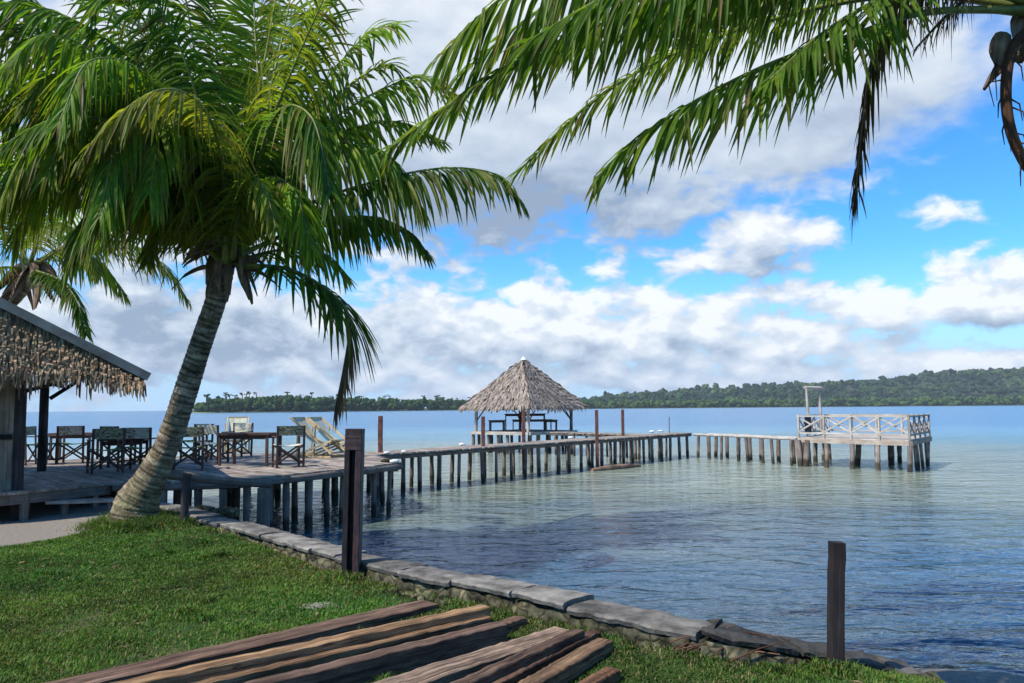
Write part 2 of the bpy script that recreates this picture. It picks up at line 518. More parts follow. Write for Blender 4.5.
for i, p in enumerate(S_):
    n = side(i, S_)
    row = []
    for (o, k) in prof:
        z = -.16 + (p[2] - .06 + .16) * max(0, k)
        q = p + n * (o + .012)
        d = .035 * nz(q[0]*5, q[1]*5, z*6) + .03 * nz(q[0]*11, q[1]*11, z*12)
        q = q - n * (d + .02); q[2] = z
        tt = .75 + .4 * nz(q[0]*3.1, q[1]*3.1, z*4)
        row.append(mb.vert(q, None, (tt, tt, tt * (.86 + .12 * random.random()))))
    for (o, z) in ((.33, p[2] - .06), (.35, -1.3)):
        q = p + n * o; q[2] = z
        row.append(mb.vert(q, None, (.6, .6, .55)))
    rows.append(row)
for a, b in zip(rows[:-1], rows[1:]):
    for j in range(len(a) - 1):
        mb.face((a[j], b[j], b[j+1], a[j+1]))
mb.build('wall_body', M['stone'], wall)
i = 0
while i < len(S_) - 2:
    n_ = random.choice([9, 12, 15, 18, 22])
    j = min(len(S_) - 1, i + n_)
    mb = MB(); mb.smooth = False
    dz = random.uniform(-.016, .016); tt = random.uniform(.68, 1.25); oo_ = random.uniform(-.03, .03)
    late = min(1, max(0, (i / len(S_) - .80) / .1))
    tt *= 1 - .62 * late
    rows = []
    yaw = random.uniform(-.012, .012)
    for k in range(i, j + 1):
        p = S_[k]; n = side(k, S_)
        t = np.array([n[1], -n[0], 0])
        p = p + t * (.014 if k == i else (-.014 if k == j else 0))
        row = []
        for (o, h) in ((.012, -.05), (.0, -.018), (.018, 0), (.1, 0), (.2, .0), (.3, 0), (.37, -.008), (.385, -.03), (.38, -.085)):
            q = p + n * (o + oo_ + .014 * nz(p[0]*4, p[1]*4, o * 2) + .022 * nz(p[0]*17, p[1]*17, o * 5) + yaw * (k - i) * .05)
            q[2] = p[2] + h + dz + .008 * nz(q[0]*4, q[1]*4, 3) + .009 * nz(q[0]*16, q[1]*16, 7) + late * .028 * nz(q[0]*7, q[1]*7, 1)
            row.append(mb.vert(q, None, (tt, tt, tt * .99)))
        rows.append(row)
    for a, b in zip(rows[:-1], rows[1:]):
        for q in range(len(a) - 1): mb.face((a[q], b[q], b[q+1], a[q+1]))
    mb.face(rows[0]); mb.face(rows[-1][::-1])
    mb.build('coping_slab', M['coping'], wall)
    i = j

# ------------------------------------------------------------------ grass
def in_poly(P, poly):
    P = np.asarray(P); c = np.zeros(len(P), bool)
    n = len(poly)
    for i in range(n):
        a = poly[i]; b = poly[(i+1) % n]
        cond = ((a[1] > P[:, 1]) != (b[1] > P[:, 1]))
        with np.errstate(divide='ignore', invalid='ignore'):
            xx = (b[0]-a[0]) * (P[:, 1]-a[1]) / (b[1]-a[1] + 1e-12) + a[0]
        c ^= cond & (P[:, 0] < xx)
    return c
TRUNK = at_z(137, 530, 0.02)
def grass():
    N = 700000
    # denser close to the lens
    y = 3.0 + (rng.random(N) ** 1.15) * 9.0
    x = -.70 * y - .3 + rng.random(N) * (np.minimum(.70 * y + .3, 3.9) + .70 * y + .3)
    P = np.stack([x, y], 1)
    s = shore_d(P); sd = in_sand(P)
    vis = x > -9
    edge = vnoise(P, 3.5, 9) * .22
    keep = vis & (s > .03) & (sd < .05 - edge)
    bare = vnoise(P, 1.1, 2) * .55 + vnoise(P, 3.3, 4) * .45
    nearwall = np.clip(1 - s / .8, 0, 1)
    pbare = np.clip((bare - .62) * 5, 0, .8) + .55 * nearwall * np.clip((bare - .4) * 4, 0, 1)
    worn = np.exp(-(((P[:, 0] - .95) / .55) ** 2 + ((P[:, 1] - 4.75) / .42) ** 2)) + .8 * np.exp(-(((P[:, 0] + .9) / .5) ** 2 + ((P[:, 1] - 6.7) / .3) ** 2))
    pbare = np.clip(pbare + worn * np.clip(vnoise(P, 3.1, 51) * 1.6 - .2, 0, 1), 0, .92)
    keep &= rng.random(N) > pbare
    P = P[keep]; s = s[keep]; n = len(P); nearwall = nearwall[keep]
    z = ground_z(P)
    dT = np.hypot(P[:, 0] - TRUNK[0], (P[:, 1] - TRUNK[1]))
    clump = vnoise(P, 2.2, 6); fine = vnoise(P, 7, 8)
    posts_ = [at_z(349.5, 583, .0), at_z(833.5, 664, -.02), at_z(183, 526, .05)]
    dP = np.min([np.hypot(P[:, 0] - q[0], P[:, 1] - q[1]) for q in posts_], axis=0)
    tuft = np.clip(1 - (dP - .1) / .16, 0, 1) + .8 * np.clip((vnoise(P, 5.5, 41) - .78) * 8, 0, 1) * np.clip((vnoise(P, .8, 43) - .45) * 4, 0, 1)
    L = (.014 + .024 * rng.random(n)) * (1 + 1.9 * tuft) * (.7 + .7 * clump) + .15 * np.clip(1 - (dT - .30) / .42, 0, 1) * rng.random(n)
    far = np.clip((P[:, 1] - 3) / 8, 0, 1)
    w = .0026 + .0045 * far + .001 * rng.random(n)
    az = rng.random(n) * 6.283
    lean = .25 + .75 * rng.random(n)
    d = np.stack([np.cos(az), np.sin(az), np.zeros(n)], 1)
    sv = np.stack([-np.sin(az), np.cos(az), np.zeros(n)], 1)
    base = np.concatenate([P, z[:, None] - .004], 1)
    mid = base + d * (L * lean * .3)[:, None] + np.array([0, 0, 1]) * (L * .62)[:, None]
    tip = base + d * (L * lean * .95)[:, None] + np.array([0, 0, 1]) * (L * (1.05 - .35 * lean))[:, None]
    V = np.stack([base - sv * w[:, None], base + sv * w[:, None], mid + sv * w[:, None] * .8, mid - sv * w[:, None] * .8, tip], 1).reshape(-1, 3)
    g = np.stack([.078 + .050 * rng.random(n), .155 + .065 * rng.random(n), .020 + .016 * rng.random(n)], 1)
    big = vnoise(P, .8, 21)
    g *= .97 * (.55 + .5 * clump + .4 * (fine - .5) + .3 * (big - .5))[:, None]
    g[:, 0] *= .70 + .45 * vnoise(P, .9, 31)
    dry = (rng.random(n) < (.06 + .12 * np.clip(bare[keep] * 2 - .9, 0, 1) + .38 * nearwall * vnoise(P, 2.5, 12)))
    yel = rng.random(n) < .12
    g[yel] *= np.array([1.7, 1.25, 1.1])
    g[dry] = np.array([.24, .19, .08]) * (.6 + .6 * rng.random(dry.sum()))[:, None]
    col = np.ones((n, 5, 4), np.float32); col[:, :, :3] = g[:, None, :]
    me = bpy.data.meshes.new('grass')
    idx = np.arange(n)[:, None] * 5
    loops = np.concatenate([idx + np.array([0, 1, 2, 3]), idx + np.array([3, 2, 4])], 1).ravel().astype(np.int32)
    starts = (np.arange(n)[:, None] * 7 + np.array([0, 4])).ravel().astype(np.int32)
    me.vertices.add(n * 5); me.loops.add(n * 7); me.polygons.add(n * 2)
    me.vertices.foreach_set('co', V.astype(np.float32).ravel())
    me.loops.foreach_set('vertex_index', loops)
    me.polygons.foreach_set('loop_start', starts)
    me.update(calc_edges=True)
    a = me.attributes.new('tint', 'FLOAT_COLOR', 'POINT'); a.data.foreach_set('color', col.ravel())
    gc = me.attributes.new('gc', 'FLOAT_VECTOR', 'POINT'); gc.data.foreach_set('vector', V.astype(np.float32).ravel())
    me.materials.append(M['grass'])
    o = bpy.data.objects.new('grass', me); C.objects.link(o)
    tag(o, 'short green lawn grass with dry patches near the wall', 'grass', kind='stuff')
grass()

mb = MB()
for q in range(2600):
    a = random.random() * 6.283; rr_ = .36 + abs(random.gauss(0, .17))
    c0 = at_z(135, 527, .0)
    x, y = c0[0] + math.cos(a) * rr_ * 1.15, c0[1] + math.sin(a) * rr_
    l = random.uniform(.07, .24) * max(.35, 1.25 - (rr_ - .36) * 2.2); b_ = random.random() * 6.283
    z = max(float(ground_z([(x, y)])[0]), -.02)
    lean = random.uniform(.2, .9); d = np.array([math.cos(b_) * lean, math.sin(b_) * lean, 1.0]); d /= np.linalg.norm(d)
    sv = np.array([-math.sin(b_), math.cos(b_), 0]) * random.uniform(.003, .006); t = random.uniform(.55, 1.2)
    mb.tint = (.085 * t, .165 * t, .022 * t) if random.random() < .85 else (.20 * t, .17 * t, .07 * t)
    p = np.array([x, y, z - .01]); m1 = p + d * l * .6; e = m1 + d * l * .4 + np.array([math.cos(b_), math.sin(b_), -.7]) * l * .22
    i0 = [mb.vert(p - sv), mb.vert(p + sv), mb.vert(m1 + sv * .8), mb.vert(m1 - sv * .8), mb.vert(e)]
    mb.face((i0[0], i0[1], i0[2], i0[3])); mb.face((i0[3], i0[2], i0[4]))
tag(mb.build('grass_tuft', M['grass']), 'long grass tuft round the swollen foot of the leaning palm', 'grass', kind='stuff')
mb = MB()
for q in range(260):
    y = 3.2 + 8.0 * random.random(); x = random.uniform(-.66 * y, min(3.0, .6 * y))
    if shore_d([(x, y)])[0] < .1 or in_sand([(x, y)])[0] > 0: continue
    l = random.uniform(.012, .05) * (1.8 if random.random() < .12 and y > 5 else 1); a = random.random() * 6.28; w = l * random.uniform(.12, .4)
    z = float(ground_z([(x, y)])[0]) + random.uniform(.012, .03)
    d = np.array([math.cos(a), math.sin(a), random.uniform(-.1, .25)]); sv = np.array([-math.sin(a), math.cos(a), random.uniform(-.2, .2)])
    p = np.array([x, y, z]); t = random.uniform(.5, 1.3)
    mb.tint = (.26 * t, .18 * t, .09 * t)
    i0 = [mb.vert(p - d * l), mb.vert(p - sv * w + np.array([0, 0, .006])), mb.vert(p + d * l), mb.vert(p + sv * w + np.array([0, 0, .008]))]
    mb.face((i0[0], i0[1], i0[3])); mb.face((i0[1], i0[2], i0[3]))
tag(mb.build('fallen_leaves', M['grass']), 'brown fallen leaf litter scattered over the lawn', 'leaf litter', kind='stuff')

# ------------------------------------------------------------------ palms
def catmull(pts, n):
    pts = [np.asarray(p, float) for p in pts]
    P = [2 * pts[0] - pts[1]] + pts + [2 * pts[-1] - pts[-2]]
    seg = len(pts) - 1
    out = []
    for i in range(n + 1):
        u = i / n * seg; k = min(seg - 1, int(u)); t = u - k
        a, b, c, d = P[k:k+4]
        out.append(.5 * ((2*b) + (-a+c)*t + (2*a-5*b+4*c-d)*t*t + (-a+3*b-3*c+d)*t**3))
    # resample by arc length
    L = np.concatenate([[0], np.cumsum([np.linalg.norm(q-p) for p, q in zip(out[:-1], out[1:])])])
    s = np.linspace(0, L[-1], n + 1); A = np.array(out)
    return np.stack([np.interp(s, L, A[:, k]) for k in range(3)], 1), L[-1]

def frond(parent, ctrl, L=.8, n=92, droop=.9, col=(.05, .10, .018), brown=0.0, start=.13, dens=1.0, width=.052, rr=.032, yellow=0.0, seed=0, dead_from=2.0, name='frond', twist=0.0):
    rd = random.Random(seed * 31 + 5)
    pts, LL = catmull(ctrl, n)
    mb = MB()
    # rachis
    mb.mi = 1
    live = np.array([.20, .22, .06]); dead = np.array([.16, .10, .065])
    rc = dead if brown > .5 else live
    tn = []
    for i in range(n + 1):
        tn.append(tuple(dead if i / n > dead_from else rc))
    mb.tube(pts, [rr * (1 - .88 * (i / n) ** .8) + .003 + .03 * max(0, 1 - i / n / .12) for i in range(n + 1)], 6, True, tn)
    mb.mi = 0
    col = np.array(col) * rd.uniform(.78, 1.22)
    Z = np.array([0, 0, 1.0])
    last_s = None
    for i in range(int(n * start), n + 1):
        t = i / n
        T = nrm(pts[min(i+1, n)] - pts[max(i-1, 0)])
        S = np.cross(T, Z)
        if np.linalg.norm(S) < .25 and last_s is not None: S = last_s - T * last_s.dot(T)
        S = nrm(S)
        if last_s is not None and S.dot(last_s) < 0: S = -S
        last_s = S
        N = nrm(np.cross(S, T))
        if twist:
            S = nrm(S * math.cos(twist) + N * math.sin(twist)); N = nrm(np.cross(S, T))
        tt = (t - start) / (1 - start)
        prof = (.55 + .45 * min(1, tt / .22)) * (1 - .62 * max(0, (tt - .45) / .55) ** 1.6)
        isdead = t > dead_from or brown > .5
        for sg in (-1, 1):
            if rd.random() > dens: continue
            if nz(tt * 7 + seed * 3.7, sg * 5.0, seed) > .32 and rd.random() < .5: continue     # torn gaps
            ang = R(70 - 36 * tt + rd.uniform(-10, 10))
            l = L * prof * rd.uniform(.82, 1.12) * (1 + .22 * nz(tt * 5 + seed, sg * 3.0, 2.0))
            if isdead: l *= rd.uniform(.45, 1.0); ang *= .6
            if rd.random() < .05: l *= rd.uniform(.3, .7)
            d = nrm(T * math.cos(ang) + S * sg * math.sin(ang) + N * rd.uniform(.05, .42))
            dr = droop * rd.uniform(.75, 1.25) * (1.5 if isdead else 1)
            k = 5
            p = pts[i] + (pts[min(i+1, n)] - pts[i]) * rd.random()
            c = col * rd.uniform(.68, 1.28)
            if rd.random() < .22: c = c * np.array([1.5, 1.2, .9])
            if not isdead and rd.random() < .025: c = np.array([.26, .19, .08])
            if yellow and rd.random() < yellow: c = np.array([.22, .24, .035]) * rd.uniform(.7, 1.2)
            if isdead: c = np.array([.17, .105, .062]) * rd.uniform(.5, 1.35)
            tipb = rd.random() < .3 + brown
            wv0 = T
            prev = None
            gofs = rd.random() * 40
            kink = rd.random() < .2
            for q in range(k + 1):
                u = q / k
                W = wv0 - d * wv0.dot(d)
                if np.linalg.norm(W) < .15: W = S - d * S.dot(d)
                W = nrm(W)
                B = nrm(np.cross(d, W))
                if B[2] < 0: B = -B
                wd = width * (.55, 1.0, .98, .8, .5, .06)[q] * (.6 if isdead else 1) * (.75 + .25 * prof)
                cc = c
                if tipb and u > .75 and not isdead: cc = c * .3 + np.array([.17, .12, .05]) * .7
                v = [mb.vert(p - W * wd * .5, (gofs + u * l, 0, 0), tuple(cc)), mb.vert(p - B * wd * .22, (gofs + u * l, .02, 0), tuple(cc * .92)), mb.vert(p + W * wd * .5, (gofs + u * l, .04, 0), tuple(cc))]
                if prev:
                    mb.face((prev[0], prev[1], v[1], v[0])); mb.face((prev[1], prev[2], v[2], v[1]))
                prev = v
                dd = d + np.array([0, 0, -1]) * dr * (.47 - .42 * u) * (l / .9 + .2)
                if kink and q == 2: dd = dd + np.array([rd.uniform(-.6, .6), rd.uniform(-.6, .6), -1.0])
                d = nrm(dd)
                p = p + d * (l / k)
    return mb.build(name, [M['leaf'], M['rachis']], parent)

def palm_trunk(parent, ctrl, radii, ring=.075, name='trunk'):
    pts, LL = catmull(ctrl, 240)
    cl = np.concatenate([[0], np.cumsum([np.linalg.norm(np.asarray(b) - np.asarray(a)) for a, b in zip(ctrl[:-1], ctrl[1:])])])
    rads = np.interp(np.linspace(0, cl[-1], 241), cl, radii)
    mb = MB(); tn = []; rr = []
    for i in range(241):
        s = LL * i / 240
        ph = (s / ring + .9 * nz(s * 3, 2) + .35 * nz(s * 9, 5)) % 1
        k = 1 + (.05 * (1 - ph) - .02) + .035 * nz(s * 2.2, 9) 
        rr.append(rads[i] * k)
        dk = (.42 + .3 * nz(s * 7, 8)) if ph < .14 else (.8 if ph < .3 else 1.02 + .12 * nz(s * 9, 4))
        mossy = max(0, .75 - i / 120)
        tn.append((dk * (1 - .22 * mossy), dk * (1 - .10 * mossy), dk * (1 - .30 * mossy)))
    mb.tube(pts, rr, 22, True, tn, .025)
    return mb.build(name, M['trunk'], parent)

def husk_strip(parent, p, d, L, w, seed, name='leaf_sheath'):
    rd = random.Random(seed)
    mb = MB(); d = nrm(d); p = np.asarray(p, float)
    prev = None; wv = nrm(np.cross(d, [rd.uniform(-1, 1), rd.uniform(-1, 1), .3]))
    r0 = rd.random() * 30
    for q in range(7):
        u = q / 6
        ww = w * (.5 + .9 * math.sin(math.pi * min(1, .15 + u * .85))) * (1 - .75 * max(0, u - .6))
        B = nrm(np.cross(d, wv))
        tt = rd.uniform(.8, 1.7)
        v = [mb.vert(p + wv * ww * x + B * (abs(x) * ww * .9), (r0 + u * L, x * ww, 0), (tt, tt, tt)) for x in (-.5, -.2, .2, .5)]
        if prev:
            for j in range(3): mb.face((prev[j], prev[j+1], v[j+1], v[j]))
        prev = v
        d = nrm(d + np.array([rd.uniform(-.12, .12), rd.uniform(-.12, .12), -.28]))
        p = p + d * L / 6
    o = mb.build(name, M['husk'], parent)
    sm = o.modifiers.new('thick', 'SOLIDIFY'); sm.thickness = .012
    return o

def px3(lst):
    return [at_y(a, b, c) for a, b, c in lst]

# ---- leaning palm at the left of the lawn
base = at_z(137, 527, 0.0); BY = base[1]
palmA = thing('palm_tree', 'leaning coconut palm with swollen mossy base growing from the lawn beside the deck', 'palm tree', base)
k = 11.0 / BY
tc_ = [(134, 522, 0, .43), (138, 502, 0, .39), (150, 480, -.02, .285), (165, 450, -.05, .225), (173, 430, -.08, .195), (183, 400, -.12, .185), (199, 350, -.2, .172), (216, 300, -.3, .162), (227, 258, -.35, .16)]
palm_trunk(palmA, [base + np.array([-.08, 0, -.3])] + [at_y(a, b, BY + c) for a, b, c, r in tc_], [.42] + [q[3] * (.77 if q[1] > 440 else .88) for q in tc_])
D = BY - .3
G1 = (.13, .235, .02); G2 = (.085, .175, .018); G3 = (.17, .28, .024); G4 = (.17, .225, .022)
FA = [
    # pixel path with depth, L, droop, colour, extras
    ([(236, 252, D), (300, 208, D+.1), (380, 180, D+.2), (445, 168, D+.3), (495, 174, D+.3), (518, 198, D+.3)], 1.05, 1.1, (.08, .15, .02), dict(yellow=.2)),
    ([(240, 266, D-.1), (285, 268, D-.4), (322, 286, D-.5), (345, 308, D-.6), (350, 326, D-.6), (345, 360, D-.6), (340, 386, D-.6), (335, 408, D-.6)], 1.0, .7, G2, dict(dead_from=.60, n=92)),
    ([(236, 246, D), (285, 165, D+.2), (325, 112, D+.4), (360, 78, D+.5), (390, 64, D+.6), (402, 82, D+.6)], .85, .8, (.13, .21, .025), dict(yellow=.3, n=76, brown=.2)),
    ([(232, 240, D), (258, 130, D+.7), (255, 30, D+1.3), (250, -70, D+1.7)], 1.1, .4, G3, dict(width=.06, n=110)),
    ([(236, 242, D), (272, 135, D+.7), (308, 50, D+1.2), (335, -20, D+1.5), (372, -70, D+1.7)], 1.15, .4, G1, dict(width=.06, n=110)),
    ([(226, 245, D), (192, 135, D-.1), (135, 62, D-.5), (55, 12, D-1), (-30, 5, D-1.3), (-90, 40, D-1.4)], 1.0, 1.0, G2, {}),
    ([(226, 262, D-.2), (224, 190, D-1.0), (214, 130, D-1.6), (192, 97, D-2.0), (160, 90, D-2.3), (122, 112, D-2.5), (88, 150, D-2.6)], 1.0, 1.25, (.26, .27, .03), dict(yellow=.6, brown=.4)),
    ([(222, 256, D-.1), (170, 200, D-.5), (100, 168, D-.9), (38, 180, D-1.2), (-25, 225, D-1.4)], .95, 1.15, G1, dict(yellow=.15)),
    ([(222, 250, D), (150, 160, D-.4), (70, 98, D-.8), (-10, 84, D-1.2), (-85, 115, D-1.4)], 1.0, 1.1, G1, {}),
    ([(230, 246, D), (205, 150, D+.6), (160, 60, D+1.0), (105, -25, D+1.3), (40, -60, D+1.5)], .95, .7, G2, {}),
    ([(230, 246, D), (226, 140, D+.7), (212, 25, D+1.3), (192, -70, D+1.6)], 1.1, .5, G3, dict(width=.06, n=110)),
    ([(240, 255, D), (300, 228, D+.7), (358, 216, D+1.1), (400, 226, D+1.4), (425, 250, D+1.5)], .9, 1.1, G2, {}),
    ([(232, 258, D-.2), (240, 205, D-.9), (252, 178, D-1.3), (266, 192, D-1.6), (276, 228, D-1.8)], .7, 1.2, G4, dict(n=46, brown=.1)),
    ([(222, 258, D+.2), (170, 222, D+.8), (115, 212, D+1.2), (70, 235, D+1.5)], .9, 1.1, G2, {}),
    ([(224, 252, D-.1), (190, 190, D-.9), (130, 130, D-1.7), (60, 118, D-2.3), (-5, 150, D-2.6)], .95, 1.2, G1, dict(yellow=.1)),
    ([(222, 250, D), (165, 120, D+.3), (95, 45, D+.2), (10, -10, D), (-60, -30, D)], 1.0, .9, G2, {}),
    ([(228, 250, D-.1), (210, 150, D-.7), (185, 60, D-1.2), (150, -10, D-1.5), (110, -50, D-1.7)], .95, .9, G1, {}),
    ([(240, 248, D), (310, 150, D+.3), (350, 130, D+.5), (395, 122, D+.6), (440, 140, D+.7)], .75, .9, G1, dict(yellow=.1)),
    ([(222, 262, D-.1), (185, 232, D-.5), (160, 232, D-.7), (148, 262, D-.9)], .55, 1.1, G4, dict(n=40, brown=.15)),
    ([(240, 260, D+.2), (280, 250, D+.9), (318, 252, D+1.3), (345, 275, D+1.6)], .8, 1.1, G2, dict(n=44)),
    ([(230, 244, D), (270, 90, D+1.0), (290, 0, D+1.6), (300, -70, D+2.0)], 1.15, .4, G1, dict(width=.06, n=110)),
]
rdA = random.Random(77)
for q, (tx, ty, dz_, hx, hy) in enumerate([(-70, 150, -1.2, .55, -90), (-50, 225, -.6, .5, -80), (15, 240, -.2, .5, -90), (70, 262, -1.4, .5, -75), (-20, 20, -.6, .55, -50), (50, -60, .4, .5, -40),
        (120, -80, -.9, .5, -20), (105, 235, .9, .55, -90), (150, 190, -2.2, .5, -110), (170, -90, .9, .5, 0), (25, 100, -2.0, .55, -70), (-90, 60, .5, .5, -60), (290, -80, .4, .5, 0), (395, 25, .9, .5, -40),
        (330, 190, -1.8, .5, -110), (420, 205, .2, .5, -80), (455, 95, 1.0, .5, -60), (310, 245, -1.2, .5, -70), (350, -40, -.6, .5, -30), (60, 200, 1.2, .5, -110), (-30, 200, .7, .5, -100), (-10, 230, -1.8, .5, -120), (-60, 110, -2.0, .55, -90), (50, 170, -2.4, .5, -130), (100, 215, -2.6, .5, -130), (-20, 245, -1.6, .5, -120), (90, 20, -1.2, .5, -90), (-90, -20, -.9, .55, -40), (-30, -50, .2, .5, -30), (10, 60, -2.2, .55, -80), (60, 120, -2.7, .5, -110)]):
    mx_, my_ = 230 + (tx - 230) * hx, 250 + (ty - 250) * hx + hy
    qx, qy = 230 + (tx - 230) * .82, 250 + (ty - 250) * .82 + hy * .75
    FA.append(([(230, 250, D), ((230 + mx_) / 2, (250 + my_) / 2 - 12, D + dz_ * .25), (mx_, my_, D + dz_ * .55), (qx, qy, D + dz_ * .85), (tx, ty, D + dz_)], rdA.uniform(1.0, 1.25), rdA.uniform(.8, 1.25), rdA.choice([G1, G2, G1, G3, G4]), dict(yellow=rdA.choice([0, 0, .1]))))
for q, (c, L, dr, col, ex) in enumerate(FA):
    frond(palmA, px3(c), L=L, droop=dr, col=col, seed=q + 1, **ex)
ctr = at_y(227, 268, D)
for q in range(30):
    an = q * 2.4
    d = np.array([math.cos(an), math.sin(an), random.uniform(-1.6, -.5) if q % 4 else .4])
    husk_strip(palmA, ctr + np.array([math.cos(an) * .15, math.sin(an) * .15, random.uniform(-.05, .42)]), d, random.uniform(.35, .8), random.uniform(.05, .13), q)
# ---- second palm behind the hut
cB = at_y(32, 268, 17.2)
palmB = thing('palm_tree', 'smaller coconut palm standing behind the thatched hut, its crown above the roof', 'palm tree', (-13.4, 17.6, 0))
palm_trunk(palmB, [np.array([-13.45, 17.6, -1.2]), np.array([-13.3, 17.6, .6]), np.array([-12.4, 17.4, 2.5]), cB + np.array([-.25, 0, -.5]), cB], [.26, .2, .17, .16, .16])
FB = [
    ([(34, 266, 17.2), (80, 240, 16.9), (130, 244, 16.7), (165, 266, 16.6), (186, 298, 16.6)], .95, 1.0, G4),
    ([(30, 269, 17.2), (58, 279, 16.4), (76, 299, 16.0), (86, 334, 15.8)], .7, 1.2, G2),
    ([(28, 266, 17.2), (50, 226, 17.4), (90, 199, 17.6), (135, 204, 17.8), (170, 229, 18)], .95, 1.0, G1),
    ([(25, 266, 17.2), (0, 229, 17), (-40, 219, 16.8), (-85, 244, 16.6)], .95, 1.0, G1),
    ([(25, 264, 17.2), (22, 214, 17.6), (30, 164, 18), (50, 124, 18.3)], .95, .7, G2),
    ([(25, 269, 17.2), (-5, 269, 16.6), (-40, 294, 16.2), (-70, 344, 16)], .9, 1.1, G4),
    ([(32, 264, 17.2), (65, 249, 17.8), (100, 262, 18.3), (125, 294, 18.6)], .9, 1.1, G3),
    ([(28, 264, 17.2), (-10, 194, 17.6), (-50, 154, 18)], .95, .8, G2),
    ([(30, 264, 17.2), (40, 234, 16.5), (60, 222, 15.9), (85, 239, 15.4), (100, 274, 15.2)], .9, 1.1, G4),
]
for q, (c, L, dr, col) in enumerate(FB):
    frond(palmB, px3(c), L=L, droop=dr, col=col, seed=q + 101, n=80, width=.046)
for q in range(22):
    an = q * 2.4
    husk_strip(palmB, cB + np.array([math.cos(an) * .12, math.sin(an) * .12, random.uniform(-.2, .2)]), np.array([math.cos(an), math.sin(an), -.3]), random.uniform(.6, 1.15), .17, q + 40)

# ---- palm leaning in from the right, its crown over the water
cC = at_y(1048, 8, 6.0)
palmC = thing('palm_tree', 'coconut palm leaning over the water, a brown dead frond hanging among its green ones', 'palm tree', (6.6, 3.2, 0))
palm_trunk(palmC, [np.array([6.75, 3.05, -.6]), np.array([6.5, 3.3, .4]), np.array([5.7, 4.2, 2.2]), np.array([4.75, 5.3, 3.75]), cC], [.3, .22, .17, .16, .15])
H1 = (.12, .205, .025); H2 = (.10, .18, .022)
FC = [
    ([(1042, 5, 6), (940, -45, 6), (810, -40, 5.9), (690, -5, 5.8), (600, 25, 5.7), (520, 60, 5.7), (450, 104, 5.7), (393, 146, 5.7)], .66, 1.15, (.10, .165, .026), dict(n=118, yellow=.12, brown=.2, width=.039, start=.26)),
    ([(1042, 8, 6.1), (900, -5, 6.4), (770, 20, 6.7), (665, 58, 6.9), (590, 104, 7.0), (518, 172, 7.1)], .62, .9, (.14, .215, .026), dict(n=118, width=.032, start=.32)),
    ([(1042, 10, 5.9), (930, 12, 5.5), (850, 36, 5.2), (765, 66, 5.0), (690, 104, 4.9), (640, 138, 4.9), (606, 168, 4.9)], .74, 1.1, H1, dict(n=112, yellow=.16, width=.039, start=.34)),
    ([(1042, 0, 5.9), (910, -60, 5.4), (790, -62, 5), (690, -30, 4.8), (600, 0, 4.7), (530, 40, 4.7)], .84, 1.2, H2, dict(n=116, width=.038, start=.3)),
    ([(1042, 0, 6.2), (930, -30, 6.8), (820, -15, 7.3), (720, 15, 7.6), (650, 60, 7.8)], .74, 1.0, H2, dict(n=96, width=.034, start=.36)),
    ([(1042, 5, 5.9), (950, -15, 5.4), (880, 0, 5.0), (820, 35, 4.8), (770, 80, 4.6)], .70, 1.0, H1, dict(n=84, width=.032, start=.45)),
    ([(1042, 0, 6.0), (900, -85, 5.9), (760, -75, 5.8), (640, -40, 5.7), (540, 10, 5.6), (465, 70, 5.6)], .84, 1.2, H1, dict(n=120, width=.037, start=.3)),
    ([(1042, 0, 6.0), (920, -55, 6.5), (790, -45, 6.9), (670, -15, 7.2), (560, 50, 7.4)], .78, 1.1, (.13, .20, .026), dict(n=110, width=.034, start=.34)),
    ([(1042, 0, 6), (900, -110, 5.6), (740, -112, 5.3), (600, -62, 5.1), (500, 0, 5.0), (445, 52, 5.0)], .92, 1.2, (.13, .21, .026), dict(n=120, width=.038, start=.3)),
    ([(1042, 0, 6.1), (930, -75, 5.6), (830, -85, 5.3), (740, -45, 5.2), (680, 10, 5.2)], .88, 1.2, H1, dict(n=104, width=.037, start=.36)),
    ([(1040, 5, 6), (985, -22, 5.8), (930, -20, 5.7), (893, 2, 5.7), (874, 52, 5.7), (863, 130, 5.7), (855, 205, 5.7)], .78, 1.7, H2, dict(n=120, brown=.9, dens=.95, width=.032, rr=.034, start=.2)),
    ([(1040, 0, 6), (985, -45, 5.7), (935, -40, 5.5), (900, -15, 5.4), (880, 20, 5.4)], .85, 1.8, H2, dict(n=90, brown=.9, dens=.9, width=.026, rr=.03, start=.3)),
    ([(1040, 18, 6), (1000, -22, 5.9), (955, 8, 5.8), (916, 48, 5.8)], .40, 1.6, H2, dict(n=44, brown=.9, dens=.7, width=.02, rr=.034, start=.3)),
]
for q, (c, L, dr, col, ex) in enumerate(FC):
    frond(palmC, px3(c), L=L, droop=dr, col=col, seed=q + 201, **ex)
for q, an in enumerate((-50, -20, 10, 30, -115, -140)):     # the rest of the crown, to the right and behind the lens
    a = R(an); d = np.array([math.cos(a), math.sin(a), 0])
    frond(palmC, [cC, cC + d * 1.2 + np.array([0, 0, .75]), cC + d * 2.6 + np.array([0, 0, .8]), cC + d * 3.9 + np.array([0, 0, .1]), cC + d * 4.6 + np.array([0, 0, -.7])], L=.8, droop=.9, col=H1, seed=q + 301, n=50)
for q in range(12):
    an = q * 2.4 + .4
    husk_strip(palmC, cC + np.array([math.cos(an) * .14, math.sin(an) * .14, random.uniform(-.2, .15)]), np.array([math.cos(an), math.sin(an), -.25]), random.uniform(.35, .6), .13, q + 70)
mb = MB()
mb.tint = (.6, .42, .36)
pts, _ = catmull(px3([(1040, 20, 5.9), (1014, 45, 5.8), (1006, 85, 5.75), (1010, 128, 5.75), (1026, 165, 5.8), (1046, 190, 5.9)]), 24)
